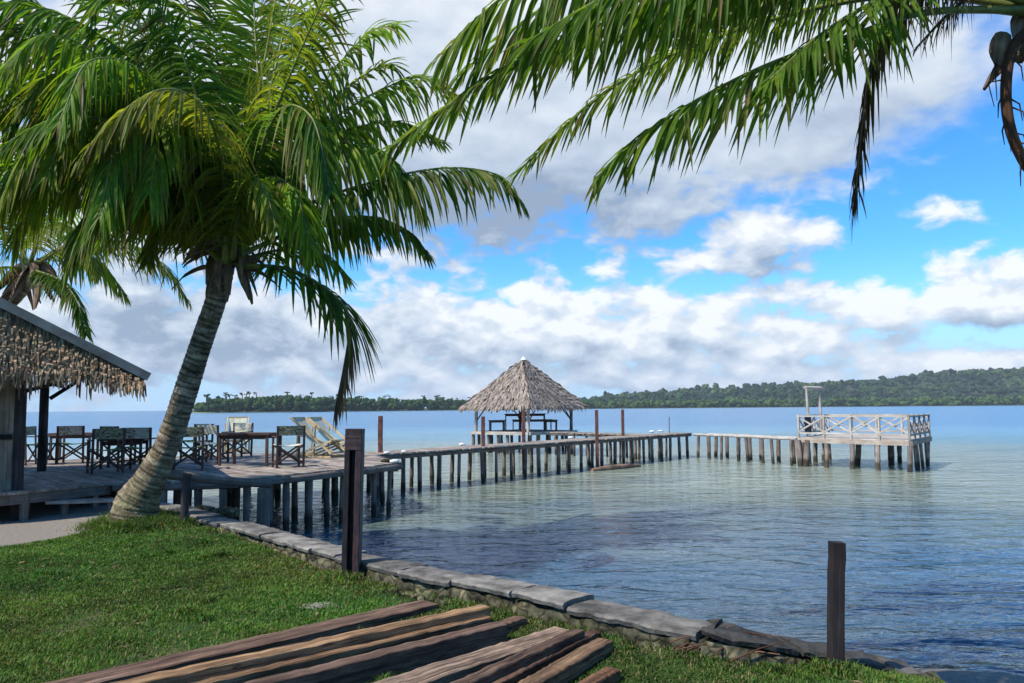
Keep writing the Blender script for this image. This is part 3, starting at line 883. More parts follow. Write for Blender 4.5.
mb.tube(pts, [.032, .032, .034, .036] + [.038] * 17 + [.034, .03, .026, .02], 8)
for q in range(14):
    p = pts[6 + q]; d = np.array([random.uniform(-.3, 1), random.uniform(-.5, .5), random.uniform(-1, .4)])
    mb.tube([p, p + nrm(d) * .12, p + nrm(d + np.array([0, 0, -.6])) * .22], [.008, .006, .003], 5)
mb.build('flower_stalk', M['husk'], palmC)
husk_strip(palmC, at_y(1004, 30, 5.8), np.array([-.4, 0, -.9]), .3, .12, 99, 'dry_spathe')

# ------------------------------------------------------------------ lumber pile
def lumber(pR, pL, zt, w, h, mat_tint, label, ext=1.25, roll=0.0, mat='lumber'):
    """pR, pL: pixels on the near top edge; zt: height of the top"""
    a = at_z(pR[0], pR[1], zt); b = at_z(pL[0], pL[1], zt)
    d = b - a; b = a + d * ext
    ax = nrm(d); back = nrm(np.cross([0, 0, 1.0], ax))
    if back[1] < 0: back = -back
    mid = back * w / 2 + np.array([0, 0, -h / 2])
    p0, p1 = a + mid, b + mid
    o = MB()
    up = np.array([0, 0, 1.0]) + back * roll
    o.beam(p0 - (p0 + p1) / 2, p1 - (p0 + p1) / 2, w, h, up, seg=40, jit=.0035, ch=.006, tint=mat_tint)
    c = (p0 + p1) / 2
    for i in range(len(o.v)): o.v[i] = (o.v[i][0] + c[0], o.v[i][1] + c[1], o.v[i][2] + c[2])
    ob = o.build('lumber_beam', M[mat], None, (c[0], c[1], c[2] - h / 2))
    return tag(ob, label, 'lumber', 'timber lying on the lawn')
def mat_lumber():
    m, nt, out = newmat('sawn_lumber')
    gc = attr(nt, 'gc', 'Vector')
    n1 = noise_tex(nt, gc, 1.0, 8, .65, (1.3, 18, 18), .5)
    n4 = noise_tex(nt, gc, 1.0, 5, .6, (5, 60, 60), .3)
    c = ramp(nt, n1, [(.28, (.10, .062, .042)), (.5, (.225, .15, .098)), (.72, (.40, .285, .19))])
    c = mixc(nt, c, ramp(nt, n4, [(.3, (.62, .6, .58)), (.7, (1.15, 1.12, 1.1))]), .8, 'MULTIPLY')
    st = noise_tex(nt, gc, 3.0, 6, .65, (1, 2.5, 2.5))
    c = mixc(nt, c, ramp(nt, st, [(.36, (.42, .40, .40)), (.6, (1, 1, 1))]), .9, 'MULTIPLY')
    cr = noise_tex(nt, gc, 1.0, 3, .5, (.55, 26, 26), .8)
    crk = ramp(nt, mth(nt, 'ABSOLUTE', mth(nt, 'SUBTRACT', cr, .5)), [(.004, (.12, .1, .09)), (.02, (1, 1, 1))])
    c = mixc(nt, mixc(nt, c, crk, .85, 'MULTIPLY'), attr(nt, 'tint'), 1.0, 'MULTIPLY')
    h = mth(nt, 'ADD', mth(nt, 'ADD', n1, mth(nt, 'MULTIPLY', n4, .5)), mth(nt, 'MULTIPLY', mth(nt, 'MINIMUM', mth(nt, 'ABSOLUTE', mth(nt, 'SUBTRACT', cr, .5)), .03), 14.0))
    principled(nt, out, c, .8, .2, bump(nt, h, .9, .012))
    return m
M['lumber'] = mat_lumber()
lumber((439, 604), (150, 670), .08, .22, .08, (.95, .86, .86), 'flat purplish plank at the back of the pile, furthest from the camera', 1.6)
lumber((490, 607), (250, 659), .18, .12, .18, (1.7, 1.5, 1.12), 'warm tan squared beam with a sunlit top, second from the back of the pile', 1.8)
lumber((491, 617), (250, 673), .13, .075, .13, (1.25, 1.08, .85), 'brown beam with cracked face lying right against the warm tan beam', 1.7)
lumber((507, 624), (270, 683), .15, .11, .15, (.85, .78, .80), 'long dark squared beam with grey top in the middle of the pile', 1.6)
lumber((527, 617), (480, 632), .10, .10, .10, (.75, .66, .62), 'short grey beam end poking out behind the dark middle beam', 2.0)
lumber((578, 632), (400, 690), .10, .22, .10, (1.5, 1.55, 1.6), 'wide light grey board lying flat between two dark beams', 1.4)
lumber((585, 630), (466, 684), .15, .09, .15, (.68, .62, .62), 'very dark beam set on edge in the front of the pile', 1.5)
lumber((601, 631), (560, 652), .10, .09, .10, (.66, .56, .52), 'short stubby beam whose sawn end shows right of the dark front beam', 2.4)
lumber((613, 640), (540, 683), .11, .12, .11, (1.1, .98, .82), 'brown split beam with rough edges nearest the grass on the right', 1.5)
lumber((620, 669), (585, 690), .08, .10, .08, (.95, .72, .55), 'small orange-brown offcut lying apart on the grass at the front', 1.4)

# ------------------------------------------------------------------ deck terrace
DK = [np.array(q) for q in [(-12.5, 9.6), (-8.9, 10.75), (-7.45, 12.0), (-6.72, 13.55), (-4.75, 13.95), (-3.45, 16.1), (-2.5, 17.9), (-4.0, 22.0), (-6.2, 22.4), (-11.9, 19.5), (-12.2, 18.4), (-16, 17)]]
deck = thing('deck_terrace', 'weathered grey plank terrace on timber posts carrying chairs and tables', 'deck', (-7, 16, 0))
bd = nrm(np.array([.66, -.75])); bn = np.array([-bd[1], bd[0]])
mb = MB()
off = -30.0
lo = min(p @ bn for p in DK); hi = max(p @ bn for p in DK)
s = lo + .02
while s < hi - .05:
    wv = random.uniform(.13, .18); mid = s + wv / 2
    xs_ = []
    for i in range(len(DK)):
        a, b = DK[i], DK[(i+1) % len(DK)]
        ka, kb = a @ bn - mid, b @ bn - mid
        if ka * kb < 0: xs_.append((a + (b - a) * (ka / (ka - kb))) @ bd)
    xs_.sort()
    for q in range(0, len(xs_) - 1, 2):
        e0, e1 = xs_[q], xs_[q+1] + random.uniform(-.04, .06)
        cur = e0
        while cur < e1 - .05:
            nx = min(e1, cur + random.uniform(2.6, 4.2))
            if e1 - nx < .6: nx = e1
            t = random.uniform(.62, 1.15)
            p0 = bd * (cur + .004) + bn * mid; p1 = bd * (nx - .004) + bn * mid
            zz = ZD - .02 + random.uniform(-.006, .006)
            mb.beam((p0[0], p0[1], zz), (p1[0], p1[1], zz), wv - .012, .04, seg=2, jit=.002, tint=(t, t * random.uniform(.95, 1), t * random.uniform(.93, 1)))
            cur = nx
    s += wv
mb.build('decking', M['deckwood'], deck)
# edge beams
for i, j in ((1, 2), (2, 3), (3, 4), (4, 5), (5, 6), (6, 7), (8, 9)):
    mb = MB()
    a, b = DK[i], DK[j]
    inw = nrm(np.array([-(b-a)[1], (b-a)[0]])) * .10
    a2, b2 = a + inw, b + inw
    if i in (3, 4, 5):
        mb.tube([(a[0], a[1], ZD - .09), ((a+b)[0]/2 + .02, (a+b)[1]/2, ZD - .1), (b[0], b[1], ZD - .085)], .065, 9, True, None, .06)
    else:
        mb.beam((a2[0], a2[1], ZD - .12), (b2[0], b2[1], ZD - .12), .09, .15, seg=3, jit=.004)
    mb.build('edge_beam', M['postwood'], deck)

def post(parent, x, y, ztop, r=.07, zb=-1.4, mat='postwood', lean=.03, tint=1.0, name='post', square=False, wet=True):
    mb = MB()
    lx, ly = random.uniform(-lean, lean), random.uniform(-lean, lean)
    zs = [ztop, ztop - (ztop - ZW) * .4, ZW + .34, ZW + .24, ZW + .12, ZW - .02, zb] if wet else [ztop, (ztop * 2 + zb) / 3, (ztop + zb * 2) / 3, zb]
    pts = []; tn = []; rr = []
    for z in zs:
        k = (ztop - z)
        pts.append((x + lx * k, y + ly * k, z))
        if wet and z < ZW + .3:
            c = (.28 * tint, .29 * tint, .24 * tint)
        else:
            v = tint * random.uniform(.85, 1.12); c = (v, v * .98, v * .96)
        tn.append(c); rr.append(r * random.uniform(.92, 1.1))
    if square:
        for q in range(len(pts) - 1, 0, -1): pass
        mb.tube(pts, [q * 1.2 for q in rr], 4, True, tn)
        mb.sm = [False] * len(mb.sm)
    else:
        mb.tube(pts, rr, 9, True, tn, .05)
    return mb.build(name, M[mat], parent)

# deck posts: along the edges and a sparse grid inside
dp = []
for i, j, st in ((1, 2, .9), (2, 3, .8), (3, 4, .42), (4, 5, .42), (5, 6, .5), (6, 7, 2.2), (8, 9, 1.8)):
    a, b = DK[i], DK[j]; L = np.linalg.norm(b - a); n = max(1, int(L / st))
    inw = nrm(np.array([-(b-a)[1], (b-a)[0]])) * .10
    for q in range(n):
        p = a + (b - a) * ((q + .5 + random.uniform(-.2, .2)) / n) + inw
        dp.append((p, random.uniform(.048, .078)))
for q in range(70):
    p = np.array([random.uniform(-11, -3), random.uniform(12.6, 21)])
    if in_poly([p], DK)[0] and all(np.linalg.norm(p - r[0]) > .85 for r in dp): dp.append((p, random.uniform(.06, .09)))
for p, r in dp[:90]:
    post(deck, p[0], p[1], ZD - .05, r, tint=random.uniform(.7, 1.45), lean=.03)

# ------------------------------------------------------------------ pier, gazebo walk, jetty
def walkway(name, label, p0, p1, width, ext0=0, spacing=1.05, plank_tint=1.0, deckmat='deckwood', posttint=(.8, 1.4), edge_r=.06, double=True):
    p0 = np.array(p0, float); p1 = np.array(p1, float)
    t = thing(name, label, 'pier', (p0[0], p0[1], 0))
    a = nrm(p1 - p0); n = np.array([-a[1], a[0]]); L = np.linalg.norm(p1 - p0)
    # p0-p1 is the near edge; n points to the far edge
    mb = MB(); s = 0
    while s < L:
        w = random.uniform(.12, .19)
        e = random.uniform(-.05, .05)
        q0 = p0 + a * (s + w/2) + n * (-.03 + e); q1 = p0 + a * (s + w/2) + n * (width + .03 + e)
        v = plank_tint * random.uniform(.75, 1.18)
        z = ZD - .02 + random.uniform(-.005, .005)
        mb.beam((q0[0], q0[1], z), (q1[0], q1[1], z), w - .014, .04, tint=(v, v * .97, v * .95))
        s += w
    mb.build('decking', M[deckmat], t)
    for o in (.06, width - .06):
        mb = MB()
        pts = []
        for q in range(9):
            p = p0 + a * (L * q / 8) + n * o
            pts.append((p[0], p[1], ZD - .10 + random.uniform(-.008, .008)))
        mb.tube(pts, edge_r, 8, True, None, .06)
        mb.build('stringer', M['postwood'], t)
    k = 0
    s = .25
    while s < L:
        for o in ((.06, width - .06) if double else (.06,)):
            p = p0 + a * (s + random.uniform(-.18, .18)) + n * o
            post(t, p[0], p[1], ZD - .11, random.uniform(.048, .072), tint=random.uniform(*posttint), lean=.03)
        s += spacing * random.uniform(.8, 1.15)
    return t
PA, PB = (-4.2, 20.3), (8.15, 36.5)
pier = walkway('pier', 'long weathered plank pier on timber posts running out from the terrace', PA, PB, 1.15, spacing=.85)
gw = walkway('pier', 'narrow plank walkway leading from the long pier to the thatched gazebo', (6.1, 35.4), (2.4, 39.9), .9, spacing=1.2, plank_tint=1.15)
# unfinished jetty: posts and a single stringer
jt = thing('jetty', 'unfinished jetty of bare posts under one pale beam between pier and far platform', 'jetty', (9, 33, 0))
J0, J1 = np.array([8.2, 36.3]), np.array([10.85, 30.7])
for o in (0, .8):
    mb = MB(); a = nrm(J1 - J0); n = np.array([a[1], -a[0]]) * -o
    pts = [(*(J0 + (J1 - J0) * q / 6 + n), ZD - .07 + random.uniform(-.012, .012)) for q in range(7)]
    mb.tube(pts, .055, 8, True, None, .06)
    mb.build('beam', M['palewood'], jt)
    for q in range(8):
        p = J0 + (J1 - J0) * ((q + .5 + random.uniform(-.25, .25)) / 8) + n
        post(jt, p[0], p[1], ZD - .1, random.uniform(.06, .085), tint=random.uniform(1.0, 1.5), lean=.05)

# ------------------------------------------------------------------ far platform with lattice railing
pl = thing('swimming_platform', 'bleached timber platform with crossed railings standing in the water', 'platform', (13.4, 30.7, 0))
Q = [np.array(q) for q in [(10.95, 30.7), (13.6, 27.5), (16.05, 30.9), (13.4, 34.0)]]
e1 = Q[1] - Q[0]; e2 = Q[3] - Q[0]
mb = MB()
n = 26
for i in range(n):
    t = (i + .5) / n
    a = Q[0] + e2 * t; b = a + e1
    v = random.uniform(.85, 1.1)
    mb.beam((*a, ZD - .02), (*b, ZD - .02), np.linalg.norm(e2) / n - .015, .04, tint=(v, v, v))
mb.build('decking', M['palewood'], pl)
for i in range(4):
    a, b = Q[i], Q[(i+1) % 4]
    L = np.linalg.norm(b - a); d = (b - a) / L
    light = 1.0 if i in (0, 2, 3) else .62  # shade of the side turned from the sun, put into the tint
    mb = MB(); out = np.array([d[1], -d[0]]) * .04
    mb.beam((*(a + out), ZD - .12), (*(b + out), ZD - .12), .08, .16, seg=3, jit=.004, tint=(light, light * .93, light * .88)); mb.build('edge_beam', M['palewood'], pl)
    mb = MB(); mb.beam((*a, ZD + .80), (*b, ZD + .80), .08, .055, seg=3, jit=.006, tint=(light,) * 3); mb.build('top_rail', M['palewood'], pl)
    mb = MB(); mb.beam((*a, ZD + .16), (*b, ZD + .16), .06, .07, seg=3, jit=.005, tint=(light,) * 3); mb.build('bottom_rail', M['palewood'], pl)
    nb = 4
    for q in range(nb):
        p, r = a + (b - a) * (q / nb), a + (b - a) * ((q + 1) / nb)
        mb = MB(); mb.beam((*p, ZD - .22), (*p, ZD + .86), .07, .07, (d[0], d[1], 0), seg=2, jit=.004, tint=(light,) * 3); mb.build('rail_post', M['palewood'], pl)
        o2 = np.array([d[1], -d[0]]) * .025
        for (z0, z1, oo) in ((.2, .76, 1), (.76, .2, -1)):
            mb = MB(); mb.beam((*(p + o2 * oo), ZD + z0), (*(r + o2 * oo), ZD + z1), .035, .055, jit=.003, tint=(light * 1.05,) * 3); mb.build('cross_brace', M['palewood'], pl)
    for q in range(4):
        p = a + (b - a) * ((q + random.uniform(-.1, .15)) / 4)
        post(pl, p[0], p[1], ZD - .2, random.uniform(.055, .09), tint=random.uniform(1.3, 2.4) if i in (0, 3) else random.uniform(.9, 1.5), lean=.05)  # sunlit sides get a brighter tint, light painted into the piles
for q, (x, y) in enumerate([(10.85, 30.55), (11.15, 30.35), (13.2, 30.6), (14.6, 31)]):
    post(pl, x, y, ZD - .1, .11, tint=1.4, lean=.09)
# tall ladder frame over the platform
G0, G1_ = at_y(807, 400, 32.0), at_y(819.5, 400, 32.35)
zt = at_y(806, 387, 32.0)[2]
for g in (G0, G1_):
    mb = MB(); mb.tube([(g[0], g[1], ZD - .1), (g[0] + .02, g[1], 1.2), (g[0] - .01, g[1], zt)], .055, 8, True, None, .04); mb.build('frame_post', M['palewood'], pl)
mb = MB(); mb.tube([(G0[0] - .09, G0[1], zt - .01), (G1_[0] + .09, G1_[1], zt - .03)], .055, 8); mb.build('frame_bar', M['palewood'], pl)
mb = MB(); 
a = Q[0] + e2 * .12
mb.beam((*(a + np.array([.1, 0])), ZD + .45), (*(a + np.array([.5, .45])), ZD + .45), .03, .62, tint=(.9, .9, .9)); mb.build('dark_panel', M['darkpole'], pl)

# ------------------------------------------------------------------ thatch
def thatch_patch(mb, p00, p10, p01, p11, rows, per, ln, wd, lift=.05, tints=((.7, 1.25)), seed=1, warm=0.0):
    """p00-p10 eave edge, p01-p11 upper edge; straws point down the slope"""
    rd = random.Random(seed)
    P = [np.asarray(q, float) for q in (p00, p10, p01, p11)]
    N = nrm(np.cross(P[1] - P[0], P[2] - P[0]))
    if np.linalg.norm(N) < .5: N = nrm(np.cross(P[1] - P[0], P[3] - P[0]))
    if N[2] < 0: N = -N
    for r in range(rows, -1, -1):
        v = r / rows
        a = P[0] * (1 - v) + P[2] * v; b = P[1] * (1 - v) + P[3] * v
        wl = np.linalg.norm(b - a); wl0 = np.linalg.norm(P[1] - P[0])
        k = max(2, int(per * wl / wl0))
        for i in range(k):
            u = (i + rd.random()) / k
            vv = min(1.0, max(0.0, v + rd.uniform(-.34, .34) / rows))
            a2 = P[0] * (1 - vv) + P[2] * vv; b2 = P[1] * (1 - vv) + P[3] * vv
            top = a2 + (b2 - a2) * u
            dn = (P[0] * (1 - u) + P[1] * u) - (P[2] * (1 - u) + P[3] * u)
            dn = nrm(dn); sd = nrm(np.cross(dn, N))
            dn = nrm(dn + sd * rd.uniform(-.22, .22)); sd = nrm(np.cross(dn, N))
            l = ln * rd.uniform(.6, 1.25); w = wd * rd.uniform(.5, 1.3)
            t = rd.uniform(*tints)
            c = (t * (1 + warm * rd.random()), t, t * (1 - .4 * warm * rd.random()))
            q0 = top + N * rd.uniform(.005, lift * .4)
            q1 = top + dn * l * .55 + N * rd.uniform(.3, 1.0) * lift
            q2 = top + dn * l + N * rd.uniform(.1, .9) * lift + np.array([0, 0, -1]) * l * rd.uniform(0, .2)
            g = rd.random() * 40
            i0 = [mb.vert(q0 - sd * w * .4, (g, 0, 0), c), mb.vert(q0 + sd * w * .4, (g, w, 0), c), mb.vert(q1 + sd * w * .5, (g + l / 2, w, 0), c), mb.vert(q1 - sd * w * .5, (g + l / 2, 0, 0), c),
                  mb.vert(q2 + sd * w * .25, (g + l, w, 0), c), mb.vert(q2 - sd * w * .25, (g + l, 0, 0), c)]
            mb.face((i0[0], i0[1], i0[2], i0[3])); mb.face((i0[3], i0[2], i0[4], i0[5]))

# ------------------------------------------------------------------ gazebo
gc_ = np.array([at_y(524, 405, 42)[0], 42.0]); 
gaz = thing('gazebo', 'open timber gazebo with steep shaggy thatched pyramid roof over the water', 'gazebo', (gc_[0], gc_[1], 0))
ang = [R(-90 + 4), R(0 + 4), R(90 + 4), R(180 + 4)]
def ring(r): return [gc_ + r * np.array([math.cos(a), math.sin(a)]) for a in ang]
rf = thing('roof', None, None, gaz.location); rf.location = (0, 0, 0); rf.parent = gaz
ze, zp = 1.83, at_y(524, 359, 42)[2]
E = ring(3.08)
mbb = MB()
apex = (gc_[0], gc_[1], zp - .05)
idx = [mbb.vert((*e, ze - .06)) for e in E]; ia = mbb.vert(apex)
for i in range(4): mbb.face((idx[i], idx[(i+1) % 4], ia))
mb = MB()
for i in range(4):
    a, b = E[i], E[(i+1) % 4]
    thatch_patch(mb, (*a, ze), (*b, ze), (*gc_, zp), (*gc_, zp), 13, 84, .50, .10, .12, (.6, 1.4), seed=i + 3, warm=.12)
    # eave fringe
    for q in range(150):
        u = random.random(); p = np.array([*(a + (b - a) * u), ze + .02]); l = random.uniform(.12, .34)
        d = np.array([(b-a)[1], -(b-a)[0]]); d = d / np.linalg.norm(d)
        sdv = (b - a) / np.linalg.norm(b - a); w = random.uniform(.03, .08); t = random.uniform(.6, 1.1)
        o_ = random.uniform(-.1, .06)
        p[:2] += d * o_
        vs = [mb.vert(p + np.array([*(sdv * w), .05]), (q, 0, 0), (t, t, t)), mb.vert(p - np.array([*(sdv * w), -.05]), (q, .1, 0), (t, t, t)),
              mb.vert(p + np.array([*(d * .05), -l]) - np.array([*(sdv * w * .4), 0]), (q + .3, .1, 0), (t, t, t)), mb.vert(p + np.array([*(d * .05), -l]) + np.array([*(sdv * w * .4), 0]), (q + .3, 0, 0), (t, t, t))]
        mb.face(vs)
bpy.data.objects.remove(rf)
rf = mbb.build('roof', M['thatchbed'], gaz)
mb.build('thatch', M['thatchgrey'], rf)
mb = MB(); mb.tube([(gc_[0], gc_[1], zp - .06), (gc_[0], gc_[1], zp + .02), (gc_[0], gc_[1], zp + .12)], [.17, .12, .03], 9); mb.build('peak_cap', M['white'], rf)
# floor
FL = ring(2.75)
mb = MB(); f1 = FL[1] - FL[0]; f2 = FL[3] - FL[0]
for i in range(24):
    a = FL[0] + f2 * ((i + .5) / 24); b = a + f1; v = random.uniform(.8, 1.15)
    mb.beam((*a, ZD - .02), (*b, ZD - .02), np.linalg.norm(f2) / 24 - .014, .04, tint=(v, v, v))
mb.build('floor', M['deckwood'], gaz)
for i in range(4):
    a, b = FL[i], FL[(i+1) % 4]
    dn_ = nrm(np.array([(b-a)[1], -(b-a)[0]])) * .05
    mb = MB(); mb.beam((*(a + dn_), ZD - .08), (*(b + dn_), ZD - .08), .08, .15, seg=3, jit=.004, tint=(1, 1, 1)); mb.build('edge_beam', M['palewood'], gaz)
    for q in range(5):
        p = a + (b - a) * ((q + .5 * random.random()) / 5) - dn_ * 2
        post(gaz, p[0], p[1], ZD - .1, random.uniform(.065, .1), tint=random.choice([.7, .9, 1.5, 2.0]), lean=.03)
PS = ring(2.5)
for i in range(4):
    p = PS[i]
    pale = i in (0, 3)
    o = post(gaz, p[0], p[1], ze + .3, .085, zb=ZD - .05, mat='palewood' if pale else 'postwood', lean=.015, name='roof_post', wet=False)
    for j in (-1, 1):
        q = PS[(i + j) % 4]; dv = nrm(q - p)
        mb = MB(); mb.tube([(*(p + dv * 1.0), ze + .2), (*(p + dv * .05), ZD + .55)], .03, 6)
        mb.build('brace', M['darkwood'], gaz)
    mb = MB(); q = PS[(i+1) % 4]; mb.tube([(*p, ze + .22), (*q, ze + .22)], .06, 8); mb.build('roof_beam', M['postwood'], gaz)
# table and benches under the roof
def table(parent_name, label, loc, L, W, H, rz, group=None, leg=.05, th=.045, mat='darkwood'):
    t = thing(parent_name, label, 'table' if parent_name == 'table' else 'bench', (0, 0, 0), group)
    mb = MB(); n = max(2, int(W / .14))
    for i in range(n):
        y = -W/2 + W * (i + .5) / n
        mb.beam((-L/2, y, H - th/2), (L/2, y, H - th/2), W/n - .008, th)
    mb.build('table_top' if parent_name == 'table' else 'seat', M[mat], t)
    mb = MB()
    for y in (-W/2 + .07, W/2 - .07): mb.beam((-L/2 + .08, y, H - th - .045), (L/2 - .08, y, H - th - .045), .03, .08)
    mb.build('apron', M[mat], t)
    for sx in (-1, 1):
        for sy in (-1, 1):
            mb = MB(); x, y = sx * (L/2 - .07), sy * (W/2 - .06)
            mb.beam((x, y, 0), (x, y, H - th), leg, leg, (0, 1, 0)); mb.build('leg', M[mat], t)
    t.location = loc; t.rotation_euler = (0, 0, rz)
    return t
g3 = lambda px, py, d: np.array([at_y(px, py, d)[0], d, ZD])
table('table', 'dark table under the gazebo roof with benches around it', g3(525, 415, 42.8), 2.2, .8, .88, 0.02)
table('bench', 'dark bench left of the table under the gazebo roof', g3(497, 420, 42.0), .9, .3, .56, 0.4)
table('bench', 'long dark bench behind the table under the gazebo roof', g3(532, 420, 43.6), 2.2, .3, .56, 0.03)
table('bench', 'short dark bench right of the table under the gazebo roof', g3(551, 420, 42.0), .7, .3, .56, -0.3)

# ------------------------------------------------------------------ iron poles along the pier
def iron_post(px, ytop, depth, zbot, w, label, lean=0.0):
    t = at_y(px, ytop, depth); mb = MB()
    mb.beam((t[0] - lean, t[1], zbot), t, w, w * .9, (0, 1, 0), seg=6, jit=.004, ch=.012)
    return tag(mb.build('iron_post', M['rust'], None, (t[0] - lean, t[1], zbot)), label, 'post', 'rusty posts along the pier')
iron_post(380.5, 416, 22.0, -1.3, .12, 'rusty iron post at the start of the pier beside the terrace')
iron_post(483, 416.5, 25.1, -1.3, .12, 'rusty iron post on the pier in front of the gazebo left side')
iron_post(523.5, 410, 27.9, -1.3, .12, 'rusty iron post on the pier in front of the gazebo middle')
iron_post(596.5, 410, 29.6, -1.3, .12, 'rusty iron post rising from the water on the near edge of the pier')
iron_post(622.5, 409.5, 33.3, -1.3, .12, 'rusty iron post on the far edge of the pier right of the gazebo')
iron_post(669, 417, 36.4, .3, .035, 'thin rusty rod standing at the far end of the pier')
mb = MB()
pts, _ = catmull([at_z(592, 470.5, ZW + .03), at_z(606, 468.5, ZW + .06), at_z(622, 467, ZW + .06), at_z(640, 465.5, ZW + .04)], 10)
mb.tint = (1.5, 1.15, .85)
mb.tube(pts, [.07, .1, .1, .11, .12, .13, .12, .11, .09, .07, .05], 9, True, None, .08)
tag(mb.build('driftwood_log', M['postwood'], None, pts[5]), 'pale brown driftwood log floating against the pier posts', 'log')

def pebble(px, py, z, r, label, mat='white', sq=.55, cat='stone', name='white_stone', tint=(1, 1, 1), group=None):
    p = at_z(px, py, z); mb = MB(); mb.tint = tint; mb.smooth = True
    n, m_ = 12, 7; sd = random.random() * 20
    ringv = []
    for i in range(m_ + 1):
        ph = math.pi * i / m_; row = []
        for j in range(n):
            a = 2 * math.pi * j / n
            d = np.array([math.cos(a) * math.sin(ph), math.sin(a) * math.sin(ph), math.cos(ph)])
            k = r * (1 + .35 * nz(d[0] * 1.6 + sd, d[1] * 1.6, d[2] * 1.6) + .12 * nz(d[0] * 5 + sd, d[1] * 5, d[2] * 5))
            q = p + d * np.array([1.25, .9, sq]) * k + np.array([0, 0, r * sq * .8])
            row.append(mb.vert(q))
        ringv.append(row)
    for i in range(m_):
        for j in range(n):
            mb.face((ringv[i][j], ringv[i+1][j], ringv[i+1][(j+1) % n], ringv[i][(j+1) % n]))
    return tag(mb.build(name, M[mat], None, p), label, cat, group)
pebble(462, 445.5, ZD, .085, 'white coral lump on the pier just left of the gazebo')
pebble(404, 452.5, ZD, .06, 'small white coral lump on the pier near its start')
pebble(387, 454, ZD, .075, 'white shell heap at the foot of the first iron post on the pier')
pebble(652, 432.5, ZD, .10, 'left of two white coral lumps on the far end of the pier')
pebble(660.5, 432, ZD, .10, 'right of two white coral lumps on the far end of the pier')
pebble(571, 438.5, ZD, .09, 'white coral lump on the pier right of the gazebo')
pebble(394.5, 463, ZD, .09, 'white coral lump on the corner of the terrace')
pebble(386, 462.5, ZD, .09, 'grey stone beside the white coral on the corner of the terrace', 'stone')
pebble(318, 607, 0.0, .13, 'flat pale stone sunk in the lawn behind the lumber', 'coping', .10, 'stone', 'flat_stone', (1.3, 1.25, 1.15))
pebble(171, 526, 0.02, .13, 'yellowish stone at the foot of the leaning palm', 'stone', .5, 'stone', 'rock', (1.7, 1.5, 1.0))
pebble(203, 517, .02, .16, 'grey brown rock under the terrace edge, left of its pair', 'stone', .6, 'stone', 'rock', (.9, .8, .7))
pebble(226, 519, .02, .17, 'brown rock under the terrace edge, right of its pair', 'stone', .6, 'stone', 'rock', (1.05, .9, .75))

# log rail before the terrace
rail = thing('log_rail', 'grey log rail on short posts in front of the terrace beside the palm', 'railing', at_z(186, 526, .06))
a, b = at_y(166, 474, 11.6), at_y(270, 484, 12.9)
mb = MB(); mb.tube([a, (a + b) / 2 + np.array([0, 0, -.02]), b], [.075, .07, .07], 10, True, None, .05); mb.build('log', M['postwood'], rail)
post(rail, b[0] - .1, b[1], b[2] - .06, .10, tint=1.2, lean=.01)
p = at_z(183, 526, .05)
mb = MB(); q = at_y(187.5, 474, p[1]); mb.tube([p + np.array([0, 0, -.2]), (p + q) / 2, q], [.062, .06, .058], 8, True, None, .06); mb.build('dark_post', M['darkpole'], rail)

# ------------------------------------------------------------------ steel posts on the shore
b = at_z(349.5, 583, .0); d = b[1]; t = at_y(353.5, 429, d)
st = thing('steel_column', 'tall rusty steel column with a slot standing on the lawn by the sea wall', 'post', b)
ax = nrm(t - b); H = np.linalg.norm(t - b); w = .165
mb = MB()
sd = np.array([1.0, 0, 0]); bk = np.array([0, 1.0, 0])
def slab(x0, x1, z0, z1, y0, y1, tint=(1, 1, 1)):
    c0 = b + ax * z0 + sd * (x0 + x1) / 2 + bk * (y0 + y1) / 2; c1 = b + ax * z1 + sd * (x0 + x1) / 2 + bk * (y0 + y1) / 2
    mb.beam(c0, c1, abs(x1 - x0), abs(y1 - y0), bk, seg=10, jit=.0015, ch=.006, tint=tint)
slab(-w/2, -.03, -.2, H * .86, 0, .16, (.42, .40, .42))  # left flange painted as shaded, right flange below tinted as lit
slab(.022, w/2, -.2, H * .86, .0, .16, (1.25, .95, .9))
slab(-.0295, .0215, -.2, H * .86, .09, .15, (.25, .25, .25))  # shade inside the slot put into the tint
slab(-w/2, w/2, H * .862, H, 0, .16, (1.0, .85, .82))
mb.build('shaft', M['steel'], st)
b2 = at_z(833.5, 664, -.02); d = b2[1]; t2 = at_y(837, 542, d)
mb = MB(); mb.beam(b2 + np.array([0, 0, -.2]), t2, .088, .088, (0, 1, 0), seg=10, jit=.0025, ch=.008, tint=(.55, .5, .5))
tag(mb.build('square_post', M['darkpole'], None, b2), 'short black square post standing in the grass at the water edge', 'post')

